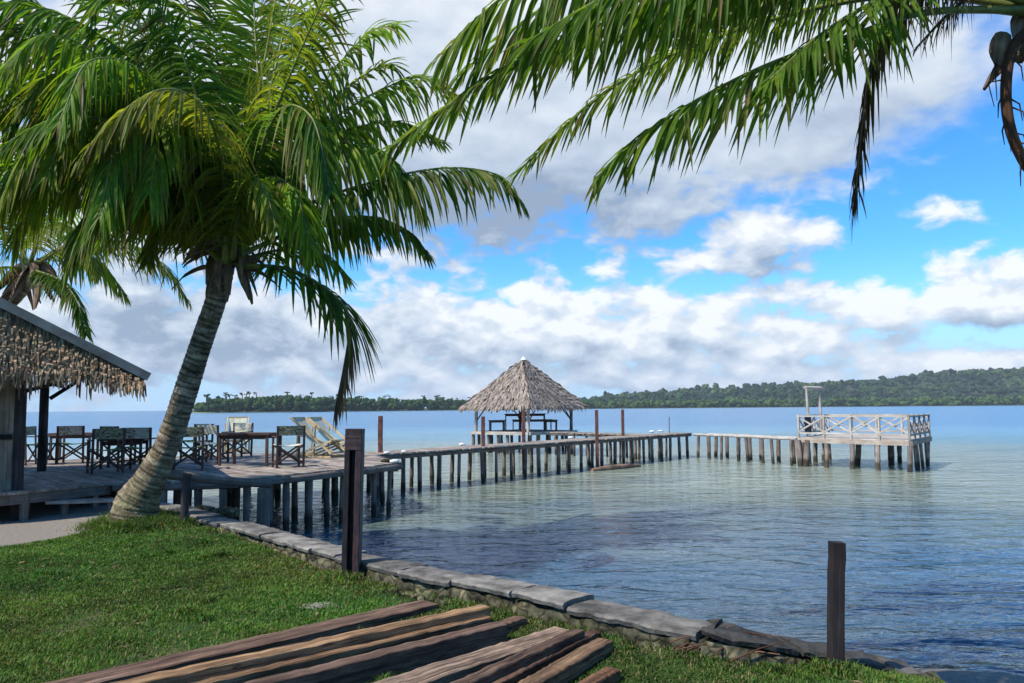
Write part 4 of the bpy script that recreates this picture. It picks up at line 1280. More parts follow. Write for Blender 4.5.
# ------------------------------------------------------------------ dry debris by the wall
mb = MB()
c = at_z(726, 655, .02)
for q in range(30):
    a = random.uniform(-.35, .75) if random.random() < .8 else random.uniform(0, 3.1)
    l = random.uniform(.15, .5); d = np.array([math.cos(a), math.sin(a) * .8, random.uniform(-.05, .25)])
    p = c + np.array([random.uniform(-.32, .22), random.uniform(-.14, .18), random.uniform(.01, .1)])
    tt = random.uniform(.6, 1.4); mb.tint = (tt * .85, tt * .62, tt * .55)
    mb.tube([p - d * l/2, p + np.array([0, 0, random.uniform(0, .03)]), p + d * l/2], [.006, .0055, .003], 5)
tag(mb.build('dry_branch_pile', M['husk'], None, c), 'heap of dry reddish palm stalks on the grass against the wall end', 'branches')
mb = MB()
for q in range(900):
    s = random.random() ** .8
    px = 615 + random.random() * 105; py = 631 + (px - 615) * .16 + random.uniform(-3, 5)
    p = at_z(px, py, .02); l = random.uniform(.04, .13); a = random.random() * 6.28
    d = np.array([math.cos(a), math.sin(a), random.uniform(.2, 1.4)]); d = nrm(d)
    tt = random.uniform(.5, 1.3); mb.tint = (.20 * tt, .155 * tt, .07 * tt) if random.random() < .8 else (.08 * tt, .11 * tt, .03 * tt)
    w = nrm(np.cross(d, [0, 0, 1])) * .004
    i0 = [mb.vert(p - w), mb.vert(p + w), mb.vert(p + d * l * .6 + w * .7 + np.array([0, 0, -.005])), mb.vert(p + d * l + np.array([0, 0, -.02]))]
    mb.face(i0)
tag(mb.build('dry_grass', M['grass']), 'dry yellow grass clump along the foot of the wall', 'grass', kind='stuff')

# ------------------------------------------------------------------ hut at the left
hb = np.array([-7.6, 12.35])
hu = nrm(np.array([.90, .44])); hv = np.array([-hu[1], hu[0]])
hut = thing('hut', 'thatch fronted hut with grey plank wall and sheet metal roof beside the terrace', 'hut', (hb[0], hb[1], 0))
def H3(s, t, z):  # s along the front to the right, t towards the back
    p = hb + hu * s + hv * t
    return np.array([p[0], p[1], z])
# roof: right slope and left slope, edge seen from the gable
zc = at_y(141, 374, 12.8)[2]
rc = 1.78; slope = math.tan(R(28.0)); ridge = -5.2
def roofz(s): return zc + (rc - s) * slope if s > ridge else zc + (rc - ridge) * slope - (ridge - s) * slope
mb = MB(); mb.smooth = True
ss = np.linspace(ridge, rc, 24); ts = np.linspace(-.62, 5.2, 90)
for side_ in (0, 1):
    base_i = len(mb.v)
    for s in ss:
        for t in ts:
            s2 = s if side_ == 0 else 2 * ridge - s
            mb.vert(H3(s2, t, roofz(s) + .012 * math.sin(t * 2 * math.pi / .16)))
    for i in range(len(ss) - 1):
        for j in range(len(ts) - 1):
            q = base_i + i * len(ts) + j
            mb.face((q, q + len(ts), q + len(ts) + 1, q + 1))
ro = mb.build('metal_roof', M['metal'], hut); sm = ro.modifiers.new('thick', 'SOLIDIFY'); sm.thickness = .02; sm.offset = -1
mb = MB(); mb.beam(H3(rc, -.63, roofz(rc) - .06), H3(ridge, -.63, roofz(ridge) - .06), .03, .13, tint=(.5, .5, .52)); mb.build('verge_board', M['metal'], ro)
# thatch apron over the gable
zl = at_y(60, 386, 12.3)[2] - .05
mb = MB(); mb.smooth = False
bed = MB()
segs = 9
for i in range(segs):
    s0 = -6.5 + (rc - .1 + 6.5) * i / segs; s1 = -6.5 + (rc - .1 + 6.5) * (i + 1) / segs
    u0, u1 = roofz(max(s0, ridge)) - .12, roofz(max(s1, ridge)) - .12
    lo0, lo1 = zl + .34, zl + .34
    if u1 - lo1 < .12: lo1 = u1 - .12
    a, b_, c_, d_ = H3(s0, -.62, lo0), H3(s1, -.62, lo1), H3(s0, -.5, u0), H3(s1, -.5, u1)
    for q in (a, b_, c_, d_): pass
    bi = [bed.vert(H3(s0, -.5, lo0)), bed.vert(H3(s1, -.5, lo1)), bed.vert(H3(s1, -.38, u1)), bed.vert(H3(s0, -.38, u0))]
    bed.face(bi)
    hh = max(u0 - lo0, u1 - lo1)
    thatch_patch(mb, a, b_, c_, d_, max(4, int(hh / .07)), 64, .28, .03, .11, (.35, 1.7), seed=i + 50, warm=.25)
for q in range(520):
    s = random.uniform(-6, rc - .15); l = random.uniform(.10, .42) * (1.35 if nz(s * 3, 1) > .05 else .6)
    top = min(zl + .37, roofz(max(s, ridge)) - .15); p = H3(s, -.6 + random.uniform(-.05, .1), top)
    w = random.uniform(.01, .028); t = random.uniform(.35, 1.0)
    e = np.array([hu[0], hu[1], 0]) * w
    vs = [mb.vert(p - e, (q, 0, 0), (t, t * .95, t * .9)), mb.vert(p + e, (q, .1, 0), (t, t * .95, t * .9)), mb.vert(p + e * .5 + np.array([0, 0, -l]), (q + .3, .1, 0), (t, t, t)), mb.vert(p - e * .5 + np.array([0, 0, -l * .9]), (q + .3, 0, 0), (t, t, t))]
    mb.face(vs)
th = bed.build('gable_thatch', M['thatchbed'], hut)
mb.build('thatch', M['thatch'], th)
# front wall of upright boards, posts, braces
mb = MB(); s = -4.6
while s < -.1:
    w = random.uniform(.12, .2); t = random.uniform(.85, 1.2)
    mb.beam(H3(s + w/2, .05, ZD + .02), H3(s + w/2, .05, zl + .5), w + .012, .03, (hv[0], hv[1], 0), tint=(t * .62, t * .6, t * .54)); s += w
mb.build('plank_wall', M['deckwood'], hut)
mb = MB(); mb.beam(H3(-4.6, .02, 1.26), H3(-.1, .02, 1.26), .05, .08, tint=(.3, .3, .3)); mb.build('wall_rail', M['darkpole'], hut)
for (s, t, zb, r) in ((0, 0, -.1, .085), (0, 4.15, ZD - .05, .085), (-4.6, 0, -.1, .09), (-4.6, 4.1, -.4, .09)):
    mb = MB(); p0 = H3(s, t, zb); p1 = H3(s, t, roofz(s) - .06)
    mb.tube([p0, (p0 + p1) / 2, p1], [r, r * .98, r * .95], 10, True, None, .04); mb.build('post', M['darkpole'], hut)
mb = MB(); mb.tube([H3(0, .02, 1.95), H3(.62, .02, 2.14), H3(1.0, .02, 2.22)], .035, 8); mb.build('brace', M['darkpole'], hut)
mb = MB(); mb.tube([H3(.1, 4.1, 1.9), H3(1.0, 4.1, roofz(1.0) - .08)], .04, 8); mb.build('brace', M['darkpole'], hut)
mb = MB(); mb.beam(H3(.25, -.5, zl + .2), H3(.25, 5, zl + .2), .09, .1); mb.build('roof_beam', M['darkpole'], hut)
mb = MB(); mb.beam(H3(-4.7, .0, ZD - .08), H3(.1, .0, ZD - .08), .1, .16, tint=(.5, .5, .5)); mb.build('sill_beam', M['postwood'], hut)
for s in (-.55, -1.6, -2.8):
    mb = MB(); mb.beam(H3(s, .0, -.1), H3(s, .0, ZD - .17), .12, .12, (0, 1, 0)); mb.build('footing_post', M['postwood'], hut)
mb = MB(); mb.beam(H3(-.16, -.10, .30), H3(-.16, -.10, .42), .11, .06, (hv[0], hv[1], 0), ch=.01); mb.build('junction_box', M['plastic'], hut)

# low bench before the terrace
bl, br = at_z(49, 502, .23), at_z(122, 500, .23)
bn_ = thing('bench', 'low grey plank bench on stump legs in the sand before the terrace', 'bench', ((bl + br) / 2 * np.array([1, 1, 0])))
mb = MB(); mb.beam(bl, br, .30, .05, seg=3, jit=.004, ch=.008); mb.build('seat', M['deckwood'], bn_)
for f in (.22, .85):
    p = bl * (1 - f) + br * f
    mb = MB(); mb.tube([(p[0], p[1], -.05), (p[0], p[1], .1), (p[0], p[1], .2)], [.075, .06, .07], 10, True, None, .06); mb.build('leg', M['postwood'], bn_)

# ------------------------------------------------------------------ director chairs
def cloth(mb, P00, P10, P01, P11, sag, n=6, axis=np.array([0, 0, -1.0])):
    P = [np.asarray(q, float) for q in (P00, P10, P01, P11)]
    g0 = random.random() * 20
    rows = []
    for i in range(n + 1):
        u = i / n; row = []
        for j in range(4):
            v = j / 3
            p = (P[0] * (1-u) + P[1] * u) * (1-v) + (P[2] * (1-u) + P[3] * u) * v
            p = p + axis * sag * math.sin(math.pi * u)
            row.append(mb.vert(p, (g0 + u * .5, v * .3, g0)))
        rows.append(row)
    for a, b in zip(rows[:-1], rows[1:]):
        for j in range(3): mb.face((a[j], b[j], b[j+1], a[j+1]))

def director_chair(back, seat):
    """faces +y; seat 0.46 m"""
    t = thing('director_chair', 'chair', 'chair')
    w, dp_ = .27, .21
    dw = M['darkwood']
    for sx in (-1, 1):
        mb = MB(); mb.beam((sx*w, -dp_, 0), (sx*w, -dp_ - .04, .86), .045, .028, (0, 1, 0)); mb.build('leg', dw, t)
        mb = MB(); mb.beam((sx*w, dp_, 0), (sx*w, dp_, .62), .045, .028, (0, 1, 0)); mb.build('leg', dw, t)
        mb = MB(); mb.beam((sx*w, -dp_ + .0, .635), (sx*w, dp_ + .05, .635), .055, .025, ch=.004); mb.build('armrest', dw, t)
        mb = MB(); mb.beam((sx*w, -dp_, .10), (sx*w, dp_, .10), .025, .04); mb.build('side_rail', dw, t)
        mb = MB(); mb.beam((sx*(w - .02), -dp_, .455), (sx*(w - .02), dp_, .455), .03, .035); mb.build('seat_rail', dw, t)
    for y in (-dp_ + .03, dp_ - .03):
        mb = MB()
        mb.beam((-w, y - .012, .08), (w, y - .012, .45), .022, .035); mb.beam((w, y + .012, .08), (-w, y + .012, .45), .022, .035)
        mb.build('cross_brace', dw, t)
    mb = MB(); cloth(mb, (-w, -dp_ + .02, .475), (w, -dp_ + .02, .475), (-w, dp_ - .02, .475), (w, dp_ - .02, .475), .035)
    o = mb.build('seat', seat, t); m_ = o.modifiers.new('thick', 'SOLIDIFY'); m_.thickness = .012
    mb = MB(); cloth(mb, (-w - .02, -dp_ - .03, .66), (w + .02, -dp_ - .03, .66), (-w - .02, -dp_ - .04, .86), (w + .02, -dp_ - .04, .86), .02, 6, np.array([0, -1.0, 0]))
    o = mb.build('backrest', back, t); m_ = o.modifiers.new('thick', 'SOLIDIFY'); m_.thickness = .014
    return t
protos = {'olive': director_chair(M['fabolive'], M['fabgreen']), 'grey': director_chair(M['fabgrey'], M['fabgreen']), 'cream': director_chair(M['fabcream'], M['fabcream']), 'white': director_chair(M['fabolive'], M['fabcream'])}
used = set()
def chair(kind, px, py, rz, label):
    p = at_z(px, py, ZD); pr = protos[kind]
    if kind not in used:
        used.add(kind); pr.location = (p[0], p[1], ZD); pr.rotation_euler = (0, 0, R(rz)); pr['label'] = label; pr['group'] = 'director chairs on the terrace'
    else:
        dup(pr, (p[0], p[1], ZD), R(rz), label, 'director chairs on the terrace')
# rz: 0 faces away from the lens, 180 faces it, -90 faces right
chair('olive', 41, 464.5, -80, 'olive backed folding chair seen side-on behind the hut post, leftmost of the chairs')
chair('grey', 73, 463, 12, 'grey floral folding chair behind the leftmost table')
chair('olive', 105, 473, 38, 'dark olive folding chair nearest the palm on its left side, back towards the camera')
chair('olive', 118, 465, -25, 'olive folding chair tucked behind the dark chair left of the palm')
chair('grey', 140, 470, 5, 'grey floral folding chair half hidden behind the palm trunk')
chair('olive', 188, 469.5, 20, 'olive folding chair just right of the palm trunk, nearest the terrace edge')
chair('cream', 212, 463, -10, 'cream floral folding chair right of the palm and behind the olive one')
chair('cream', 237, 457, 165, 'cream folding chair beyond the long table, facing the camera')
chair('white', 288, 467, 28, 'olive backed folding chair with pale seat at the right end of the long table')
chair('grey', 196, 460, 160, 'grey floral folding chair beyond the palm, facing the lawn')
tg = 'dark tables on the terrace'
def dtab(px, py, L, W, H, rz, label):
    p = at_z(px, py, ZD); table('table', label, (p[0], p[1], ZD), L, W, H, R(rz), tg)
dtab(74, 459.5, 1.05, .6, .66, 5, 'dark wooden table between the leftmost chairs of the terrace')
dtab(124, 468.0, .9, .6, .62, 10, 'dark wooden table left of the palm trunk among olive chairs')
dtab(250, 465.0, 1.25, .7, .70, -12, 'long dark wooden table right of the palm trunk in the middle of the terrace')

# ------------------------------------------------------------------ sling deck chairs
def deck_chair():
    """reclines; head end at -x, foot end at +x"""
    t = thing('sling_chair', 'sling chair', 'deck chair')
    cw = M['canvaswood']; w = .28
    head, foot = np.array([-.62, 0, .98]), np.array([.55, 0, .12])
    for sy in (-1, 1):
        y = np.array([0, sy * w, 0])
        mb = MB(); mb.beam(head + y, foot + y, .03, .05); mb.build('long_rail', cw, t)
        mb = MB(); mb.beam(np.array([-.55, sy * (w - .04), .03]), np.array([.55, sy * (w - .04), .42]), .028, .045); mb.build('seat_rail', cw, t)
        mb = MB(); mb.beam(np.array([-.38, sy * (w + .035), .80]), np.array([-.42, sy * (w + .035), .02]), .026, .04); mb.build('prop_leg', cw, t)
        mb = MB(); mb.beam(np.array([-.6, sy * (w - .08), .02]), np.array([.5, sy * (w - .08), .02]), .028, .04); mb.build('base_rail', cw, t)
    mb = MB()
    for p in (head, foot, np.array([-.55, 0, .03]), np.array([.55, 0, .42])): mb.beam(p + np.array([0, -w - .02, 0]), p + np.array([0, w + .02, 0]), .045, .04)
    mb.build('cross_bar', cw, t)
    mb = MB()
    rows = []
    for i in range(11):
        u = i / 10
        p = (head + np.array([.02, 0, -.01])) * (1 - u) + np.array([.52, 0, .42]) * u + np.array([0, 0, -1]) * .30 * math.sin(math.pi * u) ** 1.1
        rows.append([mb.vert(p + np.array([0, (w - .05) * s, -.015 * (1 - s * s)]), (u, s * .2, 0)) for s in (-1, -.33, .33, 1)])
    for a, b in zip(rows[:-1], rows[1:]):
        for j in range(3): mb.face((a[j], b[j], b[j+1], a[j+1]))
    o = mb.build('sling', M['fabsage'], t); m_ = o.modifiers.new('thick', 'SOLIDIFY'); m_.thickness = .01
    return t
dc = deck_chair()
sg = 'sling deck chairs on the terrace'
def place_dc(px, py, rz, label, first=False):
    p = at_z(px, py, ZD)
    if first: dc.location = (p[0], p[1], ZD); dc.rotation_euler = (0, 0, R(rz)); dc['label'] = label; dc['group'] = sg
    else: dup(dc, (p[0], p[1], ZD), R(rz), label, sg)
place_dc(318, 457, -20, 'left of the two sage sling deck chairs reclining at the right end of the terrace', True)
place_dc(335, 456.5, -20, 'right of the two sage sling deck chairs reclining at the right end of the terrace')
place_dc(236, 453.5, -75, 'wooden sling deck chair behind the long table at the back of the terrace')

# ------------------------------------------------------------------ far shore
def hill_pts():
    mb = MB(); mb.smooth = True
    az = np.linspace(192, 1300, 90)
    prof_x = [150, 200, 300, 470, 600, 800, 1100, 1300]; prof_d = [640, 600, 640, 830, 1020, 1120, 1150, 1150]
    rid_x = [150, 480, 560, 580, 620, 700, 760, 800, 850, 900, 960, 1024, 1100, 1300]
    rid_h = [0, 0, 1, 5, 13, 21, 27, 30, 35, 41, 50, 54, 58, 60]
    rows = []
    def gz_(px, k):
        d0 = np.interp(px, prof_x, prof_d); h = np.interp(px, rid_x, rid_h)
        dd = d0 + k * 620
        up = min(1, max(0, (k - .12) / .75)); up = up * up * (3 - 2 * up)
        return dd, ZW + .6 + k * 2 + h * 1.25 * up * (1 + .12 * nz(px * .02, k * 4))
    def W(px, dd, z):
        return np.array([(px - 512) / 797.0 * dd, dd, z])
    return gz_, W, az
gz_, W3, az = hill_pts()
mb = MB(); mb.smooth = True
rows = []
ks = [-.012, 0, .05, .12, .25, .4, .55, .7, .85, 1.0, 1.3]
for px in az:
    row = []
    for k in ks:
        dd, z = gz_(px, max(k, 0))
        if k < 0: dd -= 8; z = ZW - .5
        row.append(mb.vert(W3(px, dd, z), None, (1, 1, 1) if k > .02 or px > 216 else (4, 3.8, 3.2)))
    rows.append(row)
for a, b in zip(rows[:-1], rows[1:]):
    for j in range(len(ks) - 1): mb.face((a[j], b[j], b[j+1], a[j+1]))
M['hillsoil'] = mat_simple('far_hill_soil', (.03, .045, .015), (.06, .08, .03), .05, .95, .0)
tag(mb.build('far_shore_hill', M['hillsoil']), kind='structure')

# unit icosphere
import bmesh
def ico(sub):
    bm = bmesh.new(); bmesh.ops.create_icosphere(bm, subdivisions=sub, radius=1)
    v = np.array([q.co[:] for q in bm.verts]); f = np.array([[q.index for q in g.verts] for g in bm.faces]); bm.free()
    return v, f
IV, IF = ico(2)
I1 = ico(1)
def crowns(name, label, specs):
    """each crown: several rough leaf masses of different size and tone"""
    V = []; Fc = []; T = []; off = 0
    for (p, r, hs, col) in specs:
        for b in range(5):
            if b == 0: c, rr, (iv, jf) = np.zeros(3), r * .72, (IV, IF)
            else:
                a = random.random() * 6.283
                c = np.array([math.cos(a) * r * .62, math.sin(a) * r * .62, random.uniform(-.25, .62) * r * hs]); rr = r * random.uniform(.22, .5); iv, jf = I1
            k = 1 + .42 * (rng.random(len(iv)) - .5)
            vv = iv * k[:, None] * np.array([rr, rr, rr * hs]) + p + c
            V.append(vv); Fc.append(jf + off); off += len(iv)
            T.append(np.tile(np.array(col) * random.uniform(.7, 1.3), (len(iv), 1)) * (.6 + .8 * rng.random((len(iv), 1))))
    V = np.concatenate(V); Fc = np.concatenate(Fc); T = np.concatenate(T)
    me = bpy.data.meshes.new(name)
    me.vertices.add(len(V)); me.loops.add(len(Fc) * 3); me.polygons.add(len(Fc))
    me.vertices.foreach_set('co', V.astype(np.float32).ravel())
    me.loops.foreach_set('vertex_index', Fc.astype(np.int32).ravel())
    me.polygons.foreach_set('loop_start', np.arange(len(Fc), dtype=np.int32) * 3)
    me.update(calc_edges=True)
    c4 = np.ones((len(V), 4), np.float32); c4[:, :3] = T
    a = me.attributes.new('tint', 'FLOAT_COLOR', 'POINT'); a.data.foreach_set('color', c4.ravel())
    g = me.attributes.new('gc', 'FLOAT_VECTOR', 'POINT'); g.data.foreach_set('vector', V.astype(np.float32).ravel())
    me.materials.append(M['forest'])
    o = bpy.data.objects.new(name, me); C.objects.link(o)
    return tag(o, label, 'forest', kind='stuff')
M['forest'] = mat_simple('forest_crown', (.55, .6, .55), (1.35, 1.3, 1.2), .45, .95, .9, 1.6, 6, spec=.05)
def rnd(a, b): return random.uniform(a, b)
sp = []
for q in range(4600):                      # hill woods
    px = rnd(560, 1250); k = rnd(.10, 1.05)
    dd, z = gz_(px, k); r = rnd(2.6, 5.5) * (1.7 if random.random() < .12 else 1)
    g = rnd(.6, 1.3) * (1 + .5 * nz(px * .05, k * 9, 3)); lightp = nz(px * .012, k * 5) + rnd(-.2, .2) > .14
    col = (.055 * g, .088 * g, .028 * g) if lightp else (.030 * g, .054 * g, .024 * g)
    sp.append((W3(px, dd, z + rnd(1, 6) + max(0, r - 6)), r, rnd(.75, 1.25), col))
crowns('hill_forest', 'dark tropical forest covering the far hill', sp)
sp = []
for q in range(1300):                       # mangrove belt at the foot of the hill
    px = rnd(470, 1250); k = rnd(0, .11)
    dd, z = gz_(px, k); g = rnd(.75, 1.3); r = rnd(2.5, 5.5)
    hgt = np.interp(px, [470, 600, 800, 1000], [4, 5, 7, 8.5])
    sp.append((W3(px, dd, z + rnd(.1, 1.25) * hgt), r, rnd(.8, 1.1), (.058 * g, .098 * g, .024 * g)))
crowns('mangrove_belt', 'bright green mangrove belt along the far shore below the hill', sp)
sp = []
for q in range(1100):                       # low wooded point on the left
    px = 196 + (rnd(0, 1) ** .9) * 400; k = rnd(.0, .16)
    dd, z = gz_(px, k)
    hgt = np.interp(px, [196, 215, 260, 420, 480, 600], [4, 8.5, 10, 9.5, 7, 8]); g = rnd(.65, 1.25); r = rnd(2.2, 4.2)
    sp.append((W3(px, dd, z + rnd(.1, 1.05) * hgt), r, rnd(.8, 1.3), (.045 * g, .085 * g, .022 * g)))
for q in range(80):                       # palm heads breaking the skyline
    px = 205 + rnd(0, 1) * 300; dd, z = gz_(px, rnd(.03, .12)); hgt = rnd(8, 16) * np.interp(px, [205, 420, 520], [1, 1, .75])
    for j in range(4): sp.append((W3(px, dd, z + hgt) + np.array([rnd(-2, 2), 0, rnd(-1, .6)]), rnd(.6, 1.5), rnd(.3, .9), (.03, .055, .018)))
    for j in range(4): sp.append((W3(px, dd, z + hgt * (.9 - .12 * j)), .5, 3.0, (.05, .06, .03)))
crowns('point_woodland', 'palm studded woodland on the low point at the left horizon', sp)

# ------------------------------------------------------------------ sea air
m, nt, out = newmat('sea_air')
pv = nd(nt, 'ShaderNodeVolumePrincipled'); pv.inputs['Color'].default_value = (.86, .93, 1, 1); pv.inputs['Density'].default_value = .00011
pv.inputs['Anisotropy'].default_value = 0.0
nt.links.new(pv.outputs[0], out.inputs['Volume'])
bm = bmesh.new(); bmesh.ops.create_cube(bm, size=1.0)
for v in bm.verts: v.co = (v.co.x * 10200, v.co.y * 10200, v.co.z * 155 + 74.8)
bmesh.ops.recalc_face_normals(bm, faces=bm.faces[:])
me = bpy.data.meshes.new('haze'); bm.to_mesh(me); bm.free(); me.materials.append(m)
ho = bpy.data.objects.new('haze', me); C.objects.link(ho); tag(ho, kind='stuff')

# ------------------------------------------------------------------ light and sky
SUN_AZ, SUN_EL = R(-124), R(51)             # from the left, slightly behind the lens; azimuth from +Y towards +X
sd = np.array([math.sin(SUN_AZ) * math.cos(SUN_EL), math.cos(SUN_AZ) * math.cos(SUN_EL), math.sin(SUN_EL)])
sun = bpy.data.lights.new('Sun', 'SUN'); sun.energy = 3.7; sun.angle = R(.53); sun.color = (1, .95, .86)
so = bpy.data.objects.new('Sun', sun); C.objects.link(so)
so.rotation_euler = Vector(sd).to_track_quat('Z', 'Y').to_euler()

w = bpy.data.worlds.new('World'); sc.world = w; w.use_nodes = True
nt = w.node_tree; nt.nodes.clear()
wo = nd(nt, 'ShaderNodeOutputWorld')
sky = nd(nt, 'ShaderNodeTexSky', sky_type='NISHITA')
sky.sun_disc = False; sky.sun_elevation = SUN_EL; sky.sun_rotation = SUN_AZ
sky.air_density = 1.0; sky.dust_density = .3; sky.ozone_density = 2.2
hs = nd(nt, 'ShaderNodeHueSaturation'); hs.inputs['Saturation'].default_value = 1.3; hs.inputs['Hue'].default_value = .5; hs.inputs['Value'].default_value = 1.0
nt.links.new(sky.outputs[0], hs.inputs['Color'])
skyc = mixc(nt, hs.outputs[0], (.47, .90, 1.16), 1.0, 'MULTIPLY')
bg1 = nd(nt, 'ShaderNodeBackground'); bg1.inputs['Strength'].default_value = .13
SKYLINK = bg1.inputs[0]
tc = nd(nt, 'ShaderNodeTexCoord')
sx = nd(nt, 'ShaderNodeSeparateXYZ'); nt.links.new(tc.outputs['Generated'], sx.inputs[0])
azn = mth(nt, 'ARCTAN2', sx.outputs[0], sx.outputs[1])
eln = mth(nt, 'ARCSINE', sx.outputs[2])
def dir_azel(px, py):
    d = nrm(ray(px, py)); return math.atan2(d[0], d[1]), math.asin(d[2])

cg = bpy.data.node_groups.new('CloudDensity', 'ShaderNodeTree')
cg.interface.new_socket('P', in_out='INPUT', socket_type='NodeSocketVector')
cg.interface.new_socket('Density', in_out='OUTPUT', socket_type='NodeSocketFloat')
gi = cg.nodes.new('NodeGroupInput'); go = cg.nodes.new('NodeGroupOutput')
def vadd(t, a, b, op='ADD'):
    n = nd(t, 'ShaderNodeVectorMath', operation=op)
    for s, v in zip(n.inputs, (a, b)):
        if hasattr(v, 'node'): t.links.new(v, s)
        else: s.default_value = v
    return n.outputs[0]
P = gi.outputs[0]
wn = nd(cg, 'ShaderNodeTexNoise'); wn.inputs['Scale'].default_value = 5.0; wn.inputs['Detail'].default_value = 3
cg.links.new(P, wn.inputs['Vector'])
wv_ = vadd(cg, vadd(cg, wn.outputs['Color'], (.5, .5, .5), 'SUBTRACT'), (.10, .05, 0), 'MULTIPLY')
PW = vadd(cg, P, wv_)
#        px   py   rx   ry  amp
BLOBS = [(560, 40, 330, 190, 1.35), (760, 70, 230, 130, 1.2), (450, 170, 200, 95, 1.0), (640, 205, 130, 55, .75), (880, 60, 130, 100, .8), (1010, -20, 110, 80, .6),
         (755, 242, 78, 42, 1.1), (700, 262, 60, 26, .7), (612, 270, 30, 14, .55), (930, 218, 40, 13, .4),
         (985, 294, 84, 40, 1.1), (1060, 285, 80, 44, .9), (845, 312, 70, 36, .95), (790, 298, 55, 22, .75), (740, 305, 45, 22, .8), (660, 315, 70, 30, .9), (540, 300, 60, 26, .9), (440, 310, 80, 34, .85),
         (540, 335, 330, 48, 1.25), (800, 330, 170, 38, .75), (600, 375, 420, 28, .95), (950, 360, 150, 22, .6), (520, 345, 280, 26, 1.1), (780, 352, 140, 22, .8), (740, 345, 60, 26, .7), (920, 355, 120, 16, .65), (250, 335, 260, 62, 1.1), (60, 330, 160, 70, 1.0), (400, 265, 90, 26, .5), (700, 372, 420, 16, .7), (200, 200, 260, 110, .75), (120, 60, 240, 120, .7)]
acc = None
for (bx, by, rx, ry, am) in BLOBS:
    a0, e0 = dir_azel(bx, by)
    q = vadd(cg, PW, (a0, e0, 0), 'SUBTRACT')
    q = vadd(cg, q, (797.0 / rx, 797.0 / ry, 0), 'MULTIPLY')
    n = nd(cg, 'ShaderNodeVectorMath', operation='LENGTH'); cg.links.new(q, n.inputs[0])
    v = mth(cg, 'MULTIPLY', mth(cg, 'SUBTRACT', 1.0, mth(cg, 'POWER', n.outputs[1], 1.6)), am)
    acc = v if acc is None else mth(cg, 'SMOOTH_MAX', acc, v, .25)
acc = mth(cg, 'MAXIMUM', acc, -.55)
f1 = noise_tex(cg, P, 19, 9, .56, (1, 1.7, 1), .25)
f2 = noise_tex(cg, P, 4.2, 4, .5, (1, 1.9, 1))
pe = nd(cg, 'ShaderNodeSeparateXYZ'); cg.links.new(P, pe.inputs[0])
am_ = nd(cg, 'ShaderNodeMapRange', interpolation_type='SMOOTHSTEP'); cg.links.new(pe.outputs[1], am_.inputs[0])
am_.inputs[1].default_value = R(9); am_.inputs[2].default_value = R(19); am_.inputs[3].default_value = 2.9; am_.inputs[4].default_value = .75
dn = mth(cg, 'ADD', acc, mth(cg, 'ADD', mth(cg, 'MULTIPLY', mth(cg, 'SUBTRACT', f1, .5), am_.outputs[0]), mth(cg, 'MULTIPLY', mth(cg, 'SUBTRACT', f2, .5), 1.1)))
cg.links.new(dn, go.inputs[0])

vl = nd(nt, 'ShaderNodeMapRange', interpolation_type='SMOOTHSTEP'); vl.inputs[1].default_value = R(11.0); vl.inputs[2].default_value = R(-.5); vl.inputs[3].default_value = 0; vl.inputs[4].default_value = .93
nt.links.new(eln, vl.inputs[0])
nt.links.new(mixc(nt, skyc, (.36 / .13, .54 / .13, .74 / .13), vl.outputs[0]), SKYLINK)
cmb = nd(nt, 'ShaderNodeCombineXYZ'); nt.links.new(azn, cmb.inputs[0]); nt.links.new(eln, cmb.inputs[1])
def dens(off):
    g = nd(nt, 'ShaderNodeGroup'); g.node_tree = cg
    nt.links.new(vadd(nt, cmb.outputs[0], off), g.inputs[0])
    return g.outputs[0]
d0 = dens((0, 0, 0)); d1 = dens((-.012, .022, 0)); d2 = dens((-.02, .05, 0))
mr = nd(nt, 'ShaderNodeMapRange', interpolation_type='SMOOTHSTEP'); mr.inputs[1].default_value = .0; mr.inputs[2].default_value = .60
nt.links.new(d0, mr.inputs[0]); alpha = mr.outputs[0]
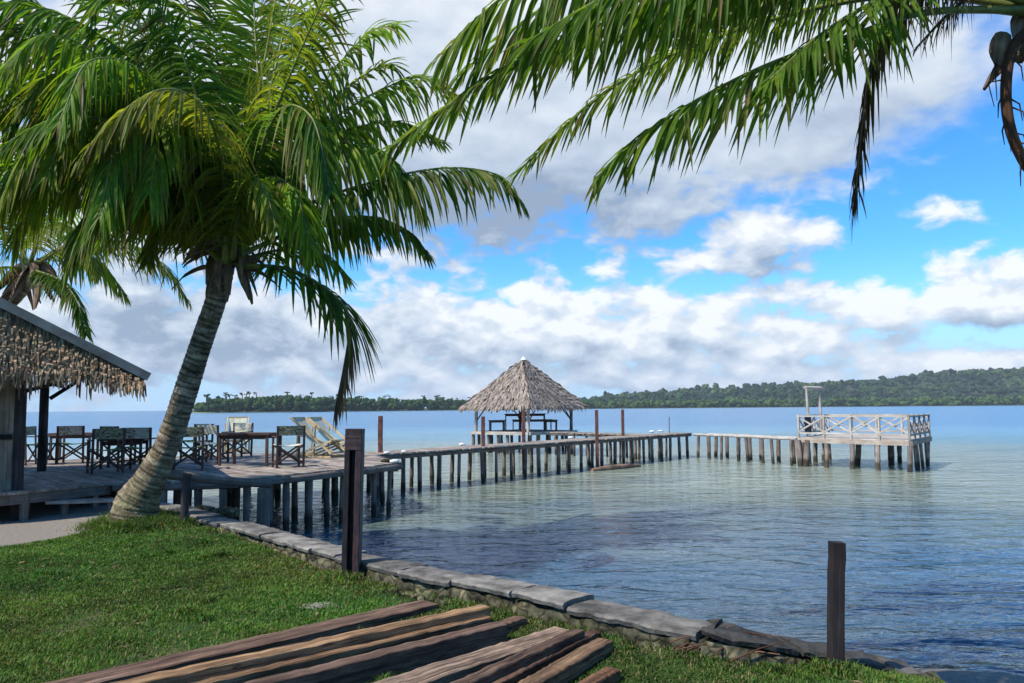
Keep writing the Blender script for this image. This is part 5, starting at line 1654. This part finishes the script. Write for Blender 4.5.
lit = mth(nt, 'ADD', .64, mth(nt, 'ADD', mth(nt, 'MULTIPLY', mth(nt, 'SUBTRACT', d0, d1), .50), mth(nt, 'MULTIPLY', mth(nt, 'SUBTRACT', d0, d2), .22)))
# thick grey undersides of the overhead sheet
DARK = [(560, 214, 210, 50, .60), (430, 195, 150, 65, .48), (760, 262, 70, 22, .30), (300, 330, 230, 40, .42), (100, 330, 200, 70, .45), (560, 345, 300, 14, .10), (1000, 330, 90, 16, .25), (860, 135, 110, 45, .12), (470, 262, 90, 26, .25)]
for (bx, by, rx, ry, am) in DARK:
    a0, e0 = dir_azel(bx, by)
    q = vadd(nt, vadd(nt, cmb.outputs[0], (a0, e0, 0), 'SUBTRACT'), (797.0 / rx, 797.0 / ry, 0), 'MULTIPLY')
    n = nd(nt, 'ShaderNodeVectorMath', operation='LENGTH'); nt.links.new(q, n.inputs[0])
    v = mth(nt, 'MULTIPLY', mth(nt, 'MAXIMUM', mth(nt, 'SUBTRACT', 1.0, mth(nt, 'POWER', n.outputs[1], 1.5)), 0), am)
    lit = mth(nt, 'SUBTRACT', lit, v)
ccol = ramp(nt, lit, [(.05, (.27, .34, .45)), (.35, (.42, .495, .60)), (.62, (.57, .635, .715)), (.84, (.69, .73, .785)), (1.0, (.83, .85, .87))])
bg2 = nd(nt, 'ShaderNodeBackground'); bg2.inputs['Strength'].default_value = .82
nt.links.new(ccol, bg2.inputs[0])
mx = nd(nt, 'ShaderNodeMixShader')
nt.links.new(mth(nt, 'MULTIPLY', alpha, .96), mx.inputs[0]); nt.links.new(bg1.outputs[0], mx.inputs[1]); nt.links.new(bg2.outputs[0], mx.inputs[2])
nt.links.new(mx.outputs[0], wo.inputs[0])

sc.view_settings.view_transform = 'Standard'
sc.view_settings.look = 'None'
sc.view_settings.exposure = 0.6
sc.view_settings.gamma = 1.0
sc.render.engine = 'CYCLES'
sc.cycles.use_denoising = True
sc.cycles.max_bounces = 8
sc.cycles.transparent_max_bounces = 8
